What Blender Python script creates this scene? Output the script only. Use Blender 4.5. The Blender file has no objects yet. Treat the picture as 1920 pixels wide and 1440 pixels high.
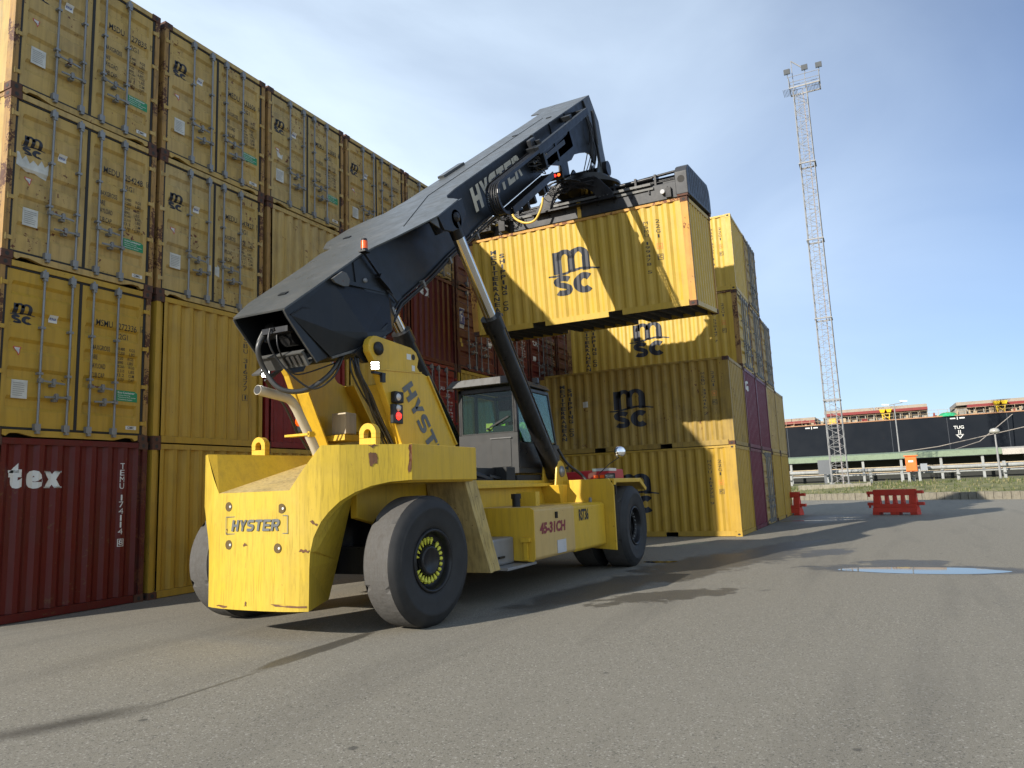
import bpy, bmesh, math, random
from mathutils import Vector, Matrix
random.seed(7)
SC = bpy.context.scene
COL = SC.collection
rad = math.radians

# ------------------------------------------------------------------ camera, sky, sun, exposure
cam_d = bpy.data.cameras.new('camera')
cam = bpy.data.objects.new('camera', cam_d); COL.objects.link(cam)
yaw, pit, rol = 0.468268, 0.143614, -0.039808
fw = Vector((math.cos(yaw)*math.cos(pit), math.sin(yaw)*math.cos(pit), math.sin(pit)))
rt = Vector((math.sin(yaw), -math.cos(yaw), 0)); up = rt.cross(fw)
R_ = rt*math.cos(rol) + up*math.sin(rol); U_ = up*math.cos(rol) - rt*math.sin(rol)
cam.matrix_world = Matrix(((R_.x, U_.x, -fw.x, -5.6239), (R_.y, U_.y, -fw.y, -11.006), (R_.z, U_.z, -fw.z, 1.5738), (0, 0, 0, 1)))
cam_d.sensor_width = 36; cam_d.lens = 1362.53/1920*36; cam_d.clip_end = 5000; cam_d.clip_start = 0.05
SC.camera = cam
SC.view_settings.view_transform = 'Standard'; SC.view_settings.look = 'None'
SC.view_settings.gamma = 1; SC.view_settings.exposure = 0.75
SC.render.resolution_x = 1024; SC.render.resolution_y = 768

SUN_AZ, SUN_EL = rad(180-22.5), rad(25.0)       # where the sun stands (from +X, counter-clockwise)
to_sun = Vector((math.cos(SUN_AZ)*math.cos(SUN_EL), math.sin(SUN_AZ)*math.cos(SUN_EL), math.sin(SUN_EL)))
sl = bpy.data.lights.new('sun', 'SUN'); sl.energy = 4.3; sl.angle = rad(0.5); sl.color = (1.0, 0.93, 0.82)
so = bpy.data.objects.new('sun', sl); COL.objects.link(so)
so.rotation_euler = to_sun.to_track_quat('Z', 'Y').to_euler()

W = bpy.data.worlds.new('World'); SC.world = W; W.use_nodes = True
nt = W.node_tree; nt.nodes.clear()
def wn(t, **k):
    n = nt.nodes.new(t)
    for a, b in k.items(): setattr(n, a, b)
    return n
sky = wn('ShaderNodeTexSky', sky_type='NISHITA', sun_disc=False)
sky.sun_elevation = SUN_EL; sky.sun_rotation = math.pi/2 - SUN_AZ; sky.air_density = 1.0; sky.dust_density = 0.4; sky.ozone_density = 3.0
tc = wn('ShaderNodeTexCoord'); mp = wn('ShaderNodeMapping'); mp.inputs['Scale'].default_value = (1.2, 1.6, 3.2); mp.inputs['Rotation'].default_value = (0.3, 0.2, 0.5)
nz = wn('ShaderNodeTexNoise'); nz.inputs['Scale'].default_value = 1.5; nz.inputs['Detail'].default_value = 7; nz.inputs['Roughness'].default_value = 0.52; nz.inputs['Distortion'].default_value = 0.5
rp = wn('ShaderNodeValToRGB'); rp.color_ramp.elements[0].position = 0.34; rp.color_ramp.elements[1].position = 0.70
rp.color_ramp.elements[0].color = (0.55, 0.55, 0.55, 1); rp.color_ramp.elements[1].color = (0.82, 0.82, 0.82, 1)
# veil thickens towards +Y, mirrored onto the unseen -Y sky as added fill
dot = wn('ShaderNodeVectorMath', operation='DOT_PRODUCT'); dot.inputs[1].default_value = (0.36, 0.92, 0.12)
vr = wn('ShaderNodeMapRange'); vr.inputs['From Min'].default_value = 0.12; vr.inputs['From Max'].default_value = 0.95; vr.inputs['To Min'].default_value = 0.13; vr.inputs['To Max'].default_value = 1.1
mul = wn('ShaderNodeMath', operation='MULTIPLY', use_clamp=True)
mx = wn('ShaderNodeMixRGB'); mx.inputs['Color2'].default_value = (12.4, 14.7, 17.0, 1)
bg = wn('ShaderNodeBackground'); bg.inputs['Strength'].default_value = 0.055
out = wn('ShaderNodeOutputWorld')
L = nt.links.new
L(tc.outputs['Generated'], mp.inputs['Vector']); L(mp.outputs['Vector'], nz.inputs['Vector']); L(nz.outputs['Fac'], rp.inputs['Fac'])
L(tc.outputs['Generated'], dot.inputs[0]); ab = wn('ShaderNodeMath', operation='ABSOLUTE'); L(dot.outputs['Value'], ab.inputs[0]); L(ab.outputs[0], vr.inputs['Value'])
L(rp.outputs['Color'], mul.inputs[0]); L(vr.outputs['Result'], mul.inputs[1])
tn = wn('ShaderNodeMixRGB', blend_type='MULTIPLY'); tn.inputs['Fac'].default_value = 1; tn.inputs['Color2'].default_value = (0.96, 1.05, 1.26, 1); L(sky.outputs['Color'], tn.inputs['Color1']); L(tn.outputs['Color'], mx.inputs['Color1']); L(mul.outputs['Value'], mx.inputs['Fac']); L(mx.outputs['Color'], bg.inputs['Color']); L(bg.outputs['Background'], out.inputs['Surface'])

# ------------------------------------------------------------------ materials
def newmat(name):
    m = bpy.data.materials.new(name); m.use_nodes = True
    return m, m.node_tree, m.node_tree.nodes['Principled BSDF']
def paint(name, rgb, rust=0.0, dirt=0.25, rough=0.5, fade=0.2, metal=0.0, streak=1.0, scale=1.0, rustcol=(0.11, 0.038, 0.018), bump=0.0, scuff=0.0, spec=0.28, grime=(0.05, 0.04, 0.03)):
    """weathered paint: slow fading, vertical dirt runs, chips of rust, all in the object's own space"""
    m, t, p = newmat(name); N = t.nodes.new; K = t.links.new
    tc = N('ShaderNodeTexCoord'); oi = N('ShaderNodeObjectInfo')
    ad = N('ShaderNodeVectorMath'); ad.operation = 'ADD'
    sc = N('ShaderNodeVectorMath'); sc.operation = 'SCALE'; sc.inputs[0].default_value = (31, 17, 23)
    K(oi.outputs['Random'], sc.inputs['Scale']); K(tc.outputs['Object'], ad.inputs[0]); K(sc.outputs[0], ad.inputs[1])
    def noise(s, vec=None, det=4, ro=0.55):
        n = N('ShaderNodeTexNoise'); n.inputs['Scale'].default_value = s*scale; n.inputs['Detail'].default_value = det; n.inputs['Roughness'].default_value = ro
        K(vec or ad.outputs[0], n.inputs['Vector']); return n.outputs['Fac']
    def ramp(f, a, b, lo=0.0, hi=1.0):
        r = N('ShaderNodeMapRange'); r.inputs['From Min'].default_value = a; r.inputs['From Max'].default_value = b
        r.inputs['To Min'].default_value = lo; r.inputs['To Max'].default_value = hi; K(f, r.inputs['Value']); return r.outputs[0]
    def mix(f, c1, c2):
        x = N('ShaderNodeMixRGB'); K(f, x.inputs['Fac']) if not isinstance(f, float) else None
        for s, c in ((x.inputs['Color1'], c1), (x.inputs['Color2'], c2)):
            if isinstance(c, tuple): s.default_value = (*c, 1)
            else: K(c, s)
        return x.outputs[0]
    lum = sum(rgb)/3
    pale = tuple(min(1, c*0.8+lum*0.32+0.003) for c in rgb)
    c = mix(ramp(noise(0.9), 0.35, 0.7, 0, fade), rgb, pale)
    mp = N('ShaderNodeMapping'); mp.inputs['Scale'].default_value = (9, 9, 0.55); K(ad.outputs[0], mp.inputs['Vector'])
    st = ramp(noise(1.6, mp.outputs[0], 5, 0.6), 0.46, 0.78, 0, dirt*streak)
    c = mix(st, c, grime)
    c = mix(ramp(noise(2.3, det=6), 0.5, 0.85, 0, dirt), c, grime)
    if scuff:       # long dry scrapes and short dark scratches
        m2 = N('ShaderNodeMapping'); m2.inputs['Scale'].default_value = (5, 5, 0.35); K(ad.outputs[0], m2.inputs['Vector'])
        c = mix(ramp(noise(9, m2.outputs[0], 4, 0.65), 0.50, 0.64, 0, scuff), c, tuple(x*0.60+0.012 for x in rgb))
        m3 = N('ShaderNodeMapping'); m3.inputs['Scale'].default_value = (7, 7, 1.1); K(ad.outputs[0], m3.inputs['Vector'])
        c = mix(ramp(noise(3.1, m3.outputs[0], 6, 0.72), 0.655, 0.69, 0, scuff), c, (0.13, 0.065, 0.03))
    if rust:
        big = ramp(noise(1.1, det=2), 0.42, 0.62, 0, 0.16*rust)
        r2 = N('ShaderNodeMath'); r2.operation = 'ADD'; K(noise(13, det=6, ro=0.62), r2.inputs[0]); K(big, r2.inputs[1])
        c = mix(ramp(r2.outputs[0], 0.735, 0.765), c, rustcol)
    K(c, p.inputs['Base Color'])
    K(ramp(noise(5), 0.3, 0.7, rough-0.07, rough+0.1), p.inputs['Roughness'])
    p.inputs['Metallic'].default_value = metal; p.inputs['Specular IOR Level'].default_value = spec
    b = N('ShaderNodeBump'); b.inputs['Strength'].default_value = 0.06+bump; b.inputs['Distance'].default_value = 0.02
    K(noise(7 if not bump else 3.2, det=3), b.inputs['Height']); K(b.outputs[0], p.inputs['Normal'])
    return m
def plain(name, rgb, rough=0.5, metal=0.0, emit=0.0, alpha=1.0, trans=0.0, var=0.12):
    m, t, p = newmat(name)
    p.inputs['Base Color'].default_value = (*rgb, 1); p.inputs['Roughness'].default_value = rough; p.inputs['Metallic'].default_value = metal
    if trans: p.inputs['Transmission Weight'].default_value = trans; p.inputs['IOR'].default_value = 1.45
    if emit: p.inputs['Emission Color'].default_value = (*rgb, 1); p.inputs['Emission Strength'].default_value = emit
    elif var:
        n = t.nodes.new('ShaderNodeTexNoise'); n.inputs['Scale'].default_value = 6; n.inputs['Detail'].default_value = 5
        tcn = t.nodes.new('ShaderNodeTexCoord'); x = t.nodes.new('ShaderNodeMixRGB')
        x.inputs['Color1'].default_value = (*[c*(1-var*1.6) for c in rgb], 1); x.inputs['Color2'].default_value = (*[min(1, c*(1+var)) for c in rgb], 1)
        t.links.new(tcn.outputs['Object'], n.inputs['Vector']); t.links.new(n.outputs['Fac'], x.inputs['Fac']); t.links.new(x.outputs[0], p.inputs['Base Color'])
    return m

YC = (0.42, 0.26, 0.030); MC = (0.10, 0.009, 0.007)
M = {
 'c_yellow':  paint('container yellow paint', YC, rust=0.5, dirt=0.3, rough=0.45),
 'c_yellow2': paint('faded container yellow paint', (0.43, 0.288, 0.080), rust=0.9, dirt=0.42, rough=0.5, fade=0.5),
 'c_bright':  paint('newer container yellow paint', (0.50, 0.33, 0.045), rust=0.2, dirt=0.2, rough=0.42),
 'c_yellow3': paint('sun bleached container yellow paint', (0.42, 0.295, 0.095), rust=0.9, dirt=0.42, rough=0.55, fade=0.7, streak=1.2),
 'c_shaded':     paint('grimy container yellow darkened for shade', (0.33, 0.215, 0.04), rust=0.8, dirt=0.5, rough=0.5),  # container yellow, dirtier and also darkened to stand in for shade
 'c_maroon':  paint('container maroon paint', MC, rust=0.8, dirt=0.3, rough=0.45),
 'c_maroon2': paint('brown red container paint', (0.12, 0.026, 0.016), rust=0.9, dirt=0.3, rough=0.5),
 'c_red':     paint('container red paint', (0.19, 0.014, 0.010), rust=0.5, dirt=0.25, rough=0.45),
 'c_purple':  paint('plum container paint', (0.13, 0.018, 0.035), rust=0.6, dirt=0.3, rough=0.45),
 'rust':      paint('rusted steel', (0.095, 0.042, 0.026), rust=1.0, dirt=0.5, rough=0.75, fade=0.5),
 'post':      paint('rusting yellow post paint', (0.33, 0.19, 0.055), rust=2.0, dirt=0.6, rough=0.6, scale=2.2, rustcol=(0.085, 0.036, 0.018)),
 'lpost':     paint('orange stained post paint', (0.52, 0.27, 0.055), rust=1.6, dirt=0.35, rough=0.6, rustcol=(0.16, 0.055, 0.02)),
 'mpost':     paint('rusting maroon post paint', (0.08, 0.014, 0.010), rust=2.0, dirt=0.6, rough=0.6, scale=2),
 'gasket':    plain('black rubber gasket', (0.014, 0.014, 0.013), 0.7),
 'zinc':      paint('galvanised steel', (0.23, 0.235, 0.235), rust=0.3, dirt=0.35, rough=0.42, metal=0.35, grime=(0.12, 0.1, 0.08)),
 'dzinc':     paint('dull galvanised steel', (0.22, 0.22, 0.21), rust=1.0, dirt=0.5, rough=0.5, metal=0.3),
 'black':     plain('black marking paint', (0.022, 0.022, 0.024), 0.6),
 'navy':      plain('dark blue marking film', (0.014, 0.017, 0.026), 0.55),
 'white':     plain('white marking paint', (0.62, 0.62, 0.58), 0.6),
 'paper':     plain('pale weathered sticker', (0.55, 0.55, 0.50), 0.6, var=0.35),
 'green':     plain('green sticker', (0.01, 0.22, 0.085), 0.5),
 'redink':    plain('red sticker ink', (0.45, 0.04, 0.03), 0.5),
 'orangeink': plain('orange marking paint', (0.6, 0.2, 0.03), 0.6),
 'blue':      plain('blue sticker', (0.02, 0.06, 0.28), 0.5),
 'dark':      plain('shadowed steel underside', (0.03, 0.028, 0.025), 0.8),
}

# ------------------------------------------------------------------ mesh builder
def V(*a): return Vector(a)
class MB:
    def __init__(s): s.v = []; s.f = []; s.mi = []; s.sm = []
    def add(s, vs, fs, mi=0, sm=False):
        o = len(s.v); s.v += [tuple(v) for v in vs]
        for f in fs: s.f.append([i+o for i in f]); s.mi.append(mi); s.sm.append(sm)
        return s
    def box(s, x0, x1, y0, y1, z0, z1, mi=0):
        return s.add([(x0,y0,z0),(x1,y0,z0),(x1,y1,z0),(x0,y1,z0),(x0,y0,z1),(x1,y0,z1),(x1,y1,z1),(x0,y1,z1)],
              [(0,3,2,1),(4,5,6,7),(0,1,5,4),(1,2,6,5),(2,3,7,6),(3,0,4,7)], mi)
    def hexa(s, p, mi=0):
        return s.add(p, [(0,3,2,1),(4,5,6,7),(0,1,5,4),(1,2,6,5),(2,3,7,6),(3,0,4,7)], mi)
    def beam(s, a, b, w, h, upv=(0,0,1), mi=0, w2=None, h2=None):
        a = V(*a); b = V(*b); d = (b-a).normalized(); u = V(*upv); r = d.cross(u)
        if r.length < 1e-4: r = d.cross(V(1,0,0))
        r.normalize(); u = r.cross(d)
        w2 = w if w2 is None else w2; h2 = h if h2 is None else h2
        return s.hexa([a-r*w/2-u*h/2, a+r*w/2-u*h/2, b+r*w2/2-u*h2/2, b-r*w2/2-u*h2/2, a-r*w/2+u*h/2, a+r*w/2+u*h/2, b+r*w2/2+u*h2/2, b-r*w2/2+u*h2/2], mi)
    def cyl(s, a, b, r, r2=None, n=16, mi=0, cap=True, sm=True):
        a = V(*a); b = V(*b); r2 = r if r2 is None else r2; d = (b-a).normalized()
        x = d.orthogonal().normalized(); y = d.cross(x); vs = []
        for c, q in ((a, r), (b, r2)):
            for i in range(n): t = 2*math.pi*i/n; vs.append(c+x*(q*math.cos(t))+y*(q*math.sin(t)))
        s.add(vs, [(i, (i+1)%n, n+(i+1)%n, n+i) for i in range(n)], mi, sm)
        if cap: s.add(vs, [tuple(range(n))[::-1], tuple(range(n, 2*n))], mi)
        return s
    def tube(s, pts, r, n=8, mi=0, closed=False):
        pts = [V(*p) for p in pts]; vs = []; prev = None; m = len(pts)
        for i, p in enumerate(pts):
            d = (pts[min(i+1, m-1)]-pts[max(i-1, 0)]).normalized()
            x = d.orthogonal().normalized() if prev is None else (prev-d*prev.dot(d)).normalized()
            prev = x; y = d.cross(x)
            rr = r[i] if isinstance(r, (list, tuple)) else r
            for k in range(n): t = 2*math.pi*k/n; vs.append(p+x*(rr*math.cos(t))+y*(rr*math.sin(t)))
        s.add(vs, [(i*n+k, i*n+(k+1)%n, (i+1)*n+(k+1)%n, (i+1)*n+k) for i in range(m-1) for k in range(n)], mi, True)
        s.add(vs, [tuple(range(n))[::-1], tuple(range((m-1)*n, m*n))], mi)
        return s
    def prism(s, poly, off, mi=0):
        """poly: list of 3-D points (planar), extruded by the vector off"""
        n = len(poly); P = [V(*p) for p in poly]; o = V(*off); vs = P+[p+o for p in P]
        return s.add(vs, [tuple(range(n))[::-1], tuple(range(n, 2*n))]+[(i, (i+1)%n, n+(i+1)%n, n+i) for i in range(n)], mi)
    def rev(s, prof, c, ax, n=32, mi=0, sm=True):
        """prof: (radius, offset along ax) pairs revolved round the axis"""
        c = V(*c); ax = V(*ax).normalized(); x = ax.orthogonal().normalized(); y = ax.cross(x); vs = []
        for r, o in prof:
            for k in range(n): t = 2*math.pi*k/n; vs.append(c+ax*o+x*(r*math.cos(t))+y*(r*math.sin(t)))
        m = len(prof)
        return s.add(vs, [(i*n+k, i*n+(k+1)%n, (i+1)*n+(k+1)%n, (i+1)*n+k) for i in range(m-1) for k in range(n)], mi, sm)
    def mesh(s, name, origin=(0,0,0), fixn=True):
        me = bpy.data.meshes.new(name); o = V(*origin)
        me.from_pydata([tuple(V(*v)-o) for v in s.v], [], s.f)
        me.polygons.foreach_set('material_index', s.mi); me.polygons.foreach_set('use_smooth', s.sm)
        if fixn:
            b = bmesh.new(); b.from_mesh(me); bmesh.ops.recalc_face_normals(b, faces=b.faces); b.to_mesh(me); b.free()
        me.update(); return me
def obj(name, me, mats, parent=None, loc=None, label=None, bevel=0.0):
    o = bpy.data.objects.new(name, me); COL.objects.link(o)
    if not isinstance(mats, (list, tuple)): mats = [mats]
    if not me.materials:
        for m in mats: me.materials.append(m)
    for i, m in enumerate(mats):
        if me.materials[i] != m: o.material_slots[i].link = 'OBJECT'; o.material_slots[i].material = m
    if parent: o.parent = parent
    if loc is not None: o.location = loc
    if label: o['label'] = label
    if bevel:
        b = o.modifiers.new('bevel', 'BEVEL'); b.width = bevel; b.segments = 2; b.limit_method = 'ANGLE'; b.angle_limit = rad(35); b.harden_normals = False
    return o
def thing(name, label, cat, loc=(0,0,0), group=None, mat=None):
    o = bpy.data.objects.new(name, None); COL.objects.link(o); o.empty_display_size = 0.2
    o.location = loc; o['label'] = label; o['category'] = cat
    if group: o['group'] = group
    return o
def tag(o, label=None, cat=None, group=None, kind=None):
    if label: o['label'] = label
    if cat: o['category'] = cat
    if group: o['group'] = group
    if kind: o['kind'] = kind
    return o

# ------------------------------------------------------------------ lettering
_tc = {}
def text2d(s, bold=0.0, shear=0.0, space=1.0):
    """flat outline of a word, scaled to the unit square; returns (verts2d, faces, aspect)"""
    key = (s, bold, shear, space)
    if key in _tc: return _tc[key]
    c = bpy.data.curves.new('t', 'FONT'); c.body = s; c.size = 1; c.offset = bold; c.shear = shear; c.space_character = space; c.fill_mode = 'FRONT' if hasattr(c, 'fill_mode') else None; c.resolution_u = 3
    o = bpy.data.objects.new('t', c); COL.objects.link(o)
    bpy.context.view_layer.update()
    me = bpy.data.meshes.new_from_object(o.evaluated_get(bpy.context.evaluated_depsgraph_get()))
    vs = [(v.co.x, v.co.y) for v in me.vertices]; fs = [tuple(p.vertices) for p in me.polygons]
    bpy.data.objects.remove(o); bpy.data.curves.remove(c); bpy.data.meshes.remove(me)
    x0 = min(v[0] for v in vs); x1 = max(v[0] for v in vs); y0 = min(v[1] for v in vs); y1 = max(v[1] for v in vs)
    vs = [((x-x0)/(x1-x0), (y-y0)/(y1-y0)) for x, y in vs]
    _tc[key] = (vs, fs, (x1-x0)/(y1-y0)); return _tc[key]
class T2:
    """2-D artwork in u (right), v (up)"""
    def __init__(s): s.v = []; s.f = []
    def poly(s, vs, fs=None):
        o = len(s.v); s.v += vs
        s.f += [tuple(i+o for i in f) for f in (fs or [tuple(range(len(vs)))])]; return s
    def rect(s, u0, u1, v0, v1): return s.poly([(u0,v0),(u1,v0),(u1,v1),(u0,v1)])
    def frame(s, u0, u1, v0, v1, t):
        s.rect(u0,u1,v0,v0+t); s.rect(u0,u1,v1-t,v1); s.rect(u0,u0+t,v0+t,v1-t); s.rect(u1-t,u1,v0+t,v1-t); return s
    def text(s, w, u0, u1, v0, v1, bold=0.02, shear=0.0, space=1.0):
        vs, fs, a = text2d(w, bold, shear, space)
        return s.poly([(u0+x*(u1-u0), v0+y*(v1-v0)) for x, y in vs], fs)
    def column(s, w, u0, u1, vtop, vbot, bold=0.02, gap=0.22):
        n = len(w); p = (vtop-vbot)/n; h = p*(1-gap)
        for i, ch in enumerate(w):
            if ch == ' ': continue
            k = 0.32 if ch in '1I' else 0.0; wd = u1-u0
            s.text(ch, u0+wd*k, u1-wd*k, vtop-i*p-h, vtop-i*p, bold)
        return s
    def strip(s, A, B):
        n = len(A); return s.poly(A+B, [(i, i+1, n+i+1, n+i) for i in range(n-1)])
def stroke(P, w, w2=None):
    """strip of width w along the centre line P (unit square)"""
    A = []; B = []; n = len(P)
    for i, (x, y) in enumerate(P):
        a = P[max(i-1, 0)]; b = P[min(i+1, n-1)]; dx, dy = b[0]-a[0], b[1]-a[1]; l = math.hypot(dx, dy) or 1
        wx = w/2; wy = (w2 or w)/2; A.append((x-dy/l*wx, y+dx/l*wy)); B.append((x+dy/l*wx, y-dx/l*wy))
    return A, B
def arcp(cx, cy, rx, ry, a0, a1, n=12): return [(cx+rx*math.cos(rad(a0+(a1-a0)*i/n)), cy+ry*math.sin(rad(a0+(a1-a0)*i/n))) for i in range(n+1)]
def glyph(t, ch, x0, x1, y0, y1, sh=0.0, W_=0.27):
    """heavy block letters drawn as strokes and bars in their own cell"""
    h = 0.24; q = len(t.v)
    R = lambda a, b, c, d: t.poly([(a, c), (b, c), (b, d), (a, d)])
    def S_(P, w=W_, w2=h): A, B = stroke(P, w, w2); t.strip(A, B)
    if ch == 'H': R(0, W_, 0, 1); R(1-W_, 1, 0, 1); R(W_, 1-W_, .39, .61)
    elif ch == 'Y': R(W_*1.22, 1-W_*1.22, 0, .45) if 0 else R(.5-W_/2, .5+W_/2, 0, .42); t.poly([(0, 1), (W_, 1), (.5+W_*.35, .40), (.5-W_*.5, .40)][::-1]); t.poly([(1, 1), (1-W_, 1), (.5-W_*.35, .40), (.5+W_*.5, .40)])
    elif ch == 'T': R(.5-W_/2, .5+W_/2, 0, .79); R(0, 1, .79, 1)
    elif ch == 'E': R(0, W_, 0, 1); R(W_, 1, 0, .21); R(W_, .94, .40, .60); R(W_, 1, .79, 1)
    elif ch == 'R': R(0, W_, 0, 1); S_([(W_*.9, .89)]+arcp(.66, .67, .21, .22, 90, -90)+[(W_*.9, .45)]); t.poly([(.50, .36), (.76, .40), (1.0, 0), (.72, 0)])
    elif ch == 'S': S_([(.96, .885), (.40, .885)]+arcp(.34, .70, .21, .185, 90, 270)[1:]+[(.45, .50)]+arcp(.66, .30, .21, .19, 90, -90)+[(.04, .11)])
    elif ch == 'c': S_(arcp(.52, .5, .33, .35, 44, 316, 22), .38, .30)
    elif ch == 's': S_(arcp(.50, .735, .32, .13, 20, 180, 10)+[(.20, .64), (.34, .56), (.66, .46), (.80, .37)]+arcp(.50, .265, .32, .13, 0, -160, 10), .34, .27)
    t.v[q:] = [(x0+(x+sh*y)*(x1-x0), y0+y*(y1-y0)) for x, y in t.v[q:]]
def block(t, word, x0, x1, y0, y1, sh=0.18, gap=0.13, W_=0.33):
    n = len(word); k = (x1-x0)/(n+gap*(n-1)+sh)
    for i, ch in enumerate(word): glyph(t, ch, x0+i*(1+gap)*k, x0+(i*(1+gap)+1)*k, y0, y1, sh, W_)
    return t
def logo2d(t, u0, u1, v0, v1):
    """two arched m over bold sc with a wave between"""
    w = u1-u0; h = v1-v0
    X = lambda a: u0+a*w; Y = lambda b: v0+b*h
    # m : three stems, two arches   (unit frame 0..1, m from v .47 to 1, x .12 ... .88)
    base = 0.475
    def arch(a, b, ti, to):
        # ring from left stem top to right stem, inner a+ti..b-to
        cx = (a+b)/2; n = 10; A = []; B = []
        for i in range(n+1):
            th = math.pi*(1-i/n)
            A.append((X(cx+math.cos(th)*(b-a)/2), Y(0.77+math.sin(th)*0.225)))
            B.append((X(cx+math.cos(th)*((b-a)/2-ti)), Y(0.77+math.sin(th)*0.125)))
        t.strip(A, B)
    t.rect(X(0.10), X(0.285), Y(base), Y(0.96))
    arch(0.155, 0.545, 0.13, 0.13); arch(0.40, 0.86, 0.145, 0.145)
    t.rect(X(0.40), X(0.545), Y(base), Y(0.77)); t.rect(X(0.705), X(0.86), Y(base), Y(0.77))
    # wave
    A = []; B = []
    for i in range(25):
        a = i/24; th = 0.015+0.012*math.sin(math.pi*a)
        y = 0.47+0.035*math.sin((a-0.08)*2*math.pi*1.02-1.9)+0.03*a
        A.append((X(-0.02+1.06*a), Y(y+th))); B.append((X(-0.02+1.06*a), Y(y-th)))
    t.strip(A, B)
    glyph(t, 's', X(0.08), X(0.48), Y(-0.01), Y(0.43)); glyph(t, 'c', X(0.49), X(0.92), Y(-0.01), Y(0.43))
    return t
def clip_split(t, cuts, vcuts=()):
    b = bmesh.new(); vv = [b.verts.new((x, y, 0)) for x, y in t.v]
    for f in t.f:
        try: b.faces.new([vv[i] for i in f])
        except ValueError: pass
    if b.verts:
        lo = min(v.co.x for v in b.verts); hi = max(v.co.x for v in b.verts)
        for c in cuts:
            if lo < c < hi:
                bmesh.ops.bisect_plane(b, geom=b.verts[:]+b.edges[:]+b.faces[:], plane_co=(c, 0, 0), plane_no=(1, 0, 0), dist=1e-5)
    if b.verts and vcuts:
        lo = min(v.co.y for v in b.verts); hi = max(v.co.y for v in b.verts)
        for c in vcuts:
            if lo < c < hi: bmesh.ops.bisect_plane(b, geom=b.verts[:]+b.edges[:]+b.faces[:], plane_co=(0, c, 0), plane_no=(0, 1, 0), dist=1e-5)
    b.verts.index_update(); vs = [(v.co.x, v.co.y) for v in b.verts]; fs = [tuple(x.index for x in f.verts) for f in b.faces]; b.free()
    return vs, fs
def art(t, place, cuts=(), name='lettering', vcuts=()):
    """place((u,v)) -> 3-D point; makes a mesh of the flat artwork, cut where the wall folds"""
    vs, fs = clip_split(t, cuts, vcuts)
    mb = MB(); mb.add([place(*v) for v in vs], fs); return mb.mesh(name, fixn=False)

def fcol(t, parts, u0, u1, z0, mat, bold=0.0, gap=0.2, pitch=0.11):
    """upright column of characters on the blind end, one piece per group"""
    for w in parts: onfront(t, T2().column(w, u0, u1, z0, z0-len(w)*pitch, bold, gap), mat, 'serial_lettering'); z0 -= len(w)*pitch+0.08
# ------------------------------------------------------------------ shipping containers   (local: x 0..W across, y 0..CL deep, z 0..H; the end at y = 0 is the one seen)
CW, CL, CH = 2.438, 6.058, 2.591
def trapez(a, b, pitch, depth, flat=0.26, slope=0.24):
    """corrugation break points between a and b: (position, depth inwards)"""
    n = max(1, round((b-a)/pitch)); p = (b-a)/n; pts = []
    for i in range(n):
        o = a+i*p
        pts += [(o, 0), (o+p*flat, 0), (o+p*(flat+slope), depth), (o+p*(2*flat+slope), depth)]
    pts.append((b, 0)); return pts
SIDE = trapez(0.23, CL-0.23, 0.278, 0.036); FRONT = trapez(0.16, CW-0.16, 0.262, 0.045)
def prof(pts, x):
    if x <= pts[0][0] or x >= pts[-1][0]: return 0
    for (a, d), (b, e) in zip(pts, pts[1:]):
        if a <= x <= b: return d+(e-d)*(x-a)/(b-a) if b > a else d
    return 0
def casting(x, y, z, sx, sy):
    """corner casting with its holes; sx, sy = outward directions"""
    mb = MB(); w, l, h = 0.162, 0.178, 0.118
    x0, x1 = sorted((x, x-sx*w)); y0, y1 = sorted((y, y-sy*l)); mb.box(x0, x1, y0, y1, z, z+h)
    for k in range(2):     # stadium holes on the two outer faces
        n = 10; P = []
        for i in range(n):
            t = 2*math.pi*i/n; a = 0.030*math.cos(t); b = 0.034*math.sin(t)
            P.append((x+sx*0.003, y-sy*l/2+a*1.3, z+h/2+b*0.8) if k == 0 else (x-sx*w/2+a, y+sy*0.003, z+h/2+b))
        mb.add(P, [tuple(range(n))], 1)
    return mb
_mesh = {}
def cm(key, fn):
    if key not in _mesh: _mesh[key] = fn()
    return _mesh[key]
def m_castings():
    return [cm(('cast', i), lambda i=i: casting((CW+0.004) if i & 1 else -0.004, (CL+0.004) if i & 2 else -0.004, (CH-0.118) if i & 4 else 0, 1 if i & 1 else -1, 1 if i & 2 else -1).mesh('corner_casting')) for i in range(8)]
def m_side(x):
    mb = MB(); z0, z1 = 0.15, CH-0.06; s = 1 if x > 1 else -1; pts = SIDE; vs = []
    for y, d in pts: vs += [(x-s*(0.012+d), y, z0), (x-s*(0.012+d), y, z1)]
    n = len(pts); mb.add(vs, [(2*i, 2*i+2, 2*i+3, 2*i+1) if s > 0 else (2*i, 2*i+1, 2*i+3, 2*i+2) for i in range(n-1)])
    for a, b in ((0.165, 0.23), (CL-0.23, CL-0.165)): q = x-s*0.012; mb.add([(q, a, z0), (q, b, z0), (q, b, z1), (q, a, z1)], [(0,1,2,3) if s > 0 else (0,3,2,1)])
    return mb.mesh('side_wall', fixn=False)
def m_front(y):
    mb = MB(); s = 1 if y > 1 else -1; vs = []
    for x, d in FRONT: vs += [(x, y-s*(0.012+d), 0.13), (x, y-s*(0.012+d), CH-0.10)]
    for a, b in ((0.15, 0.16), (CW-0.16, CW-0.15)): vs += []
    n = len(FRONT); mb.add(vs, [(2*i, 2*i+2, 2*i+3, 2*i+1) for i in range(n-1)])
    return mb.mesh('end_wall', fixn=False)
DOORZ = [(0.145, 0)]
for _i in range(5):
    _o = 0.245+_i*0.4222; DOORZ += [(_o+0.4222*0.34, 0), (_o+0.4222*0.46, 0.036), (_o+0.4222*0.72, 0.036), (_o+0.4222*0.84, 0)]
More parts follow.
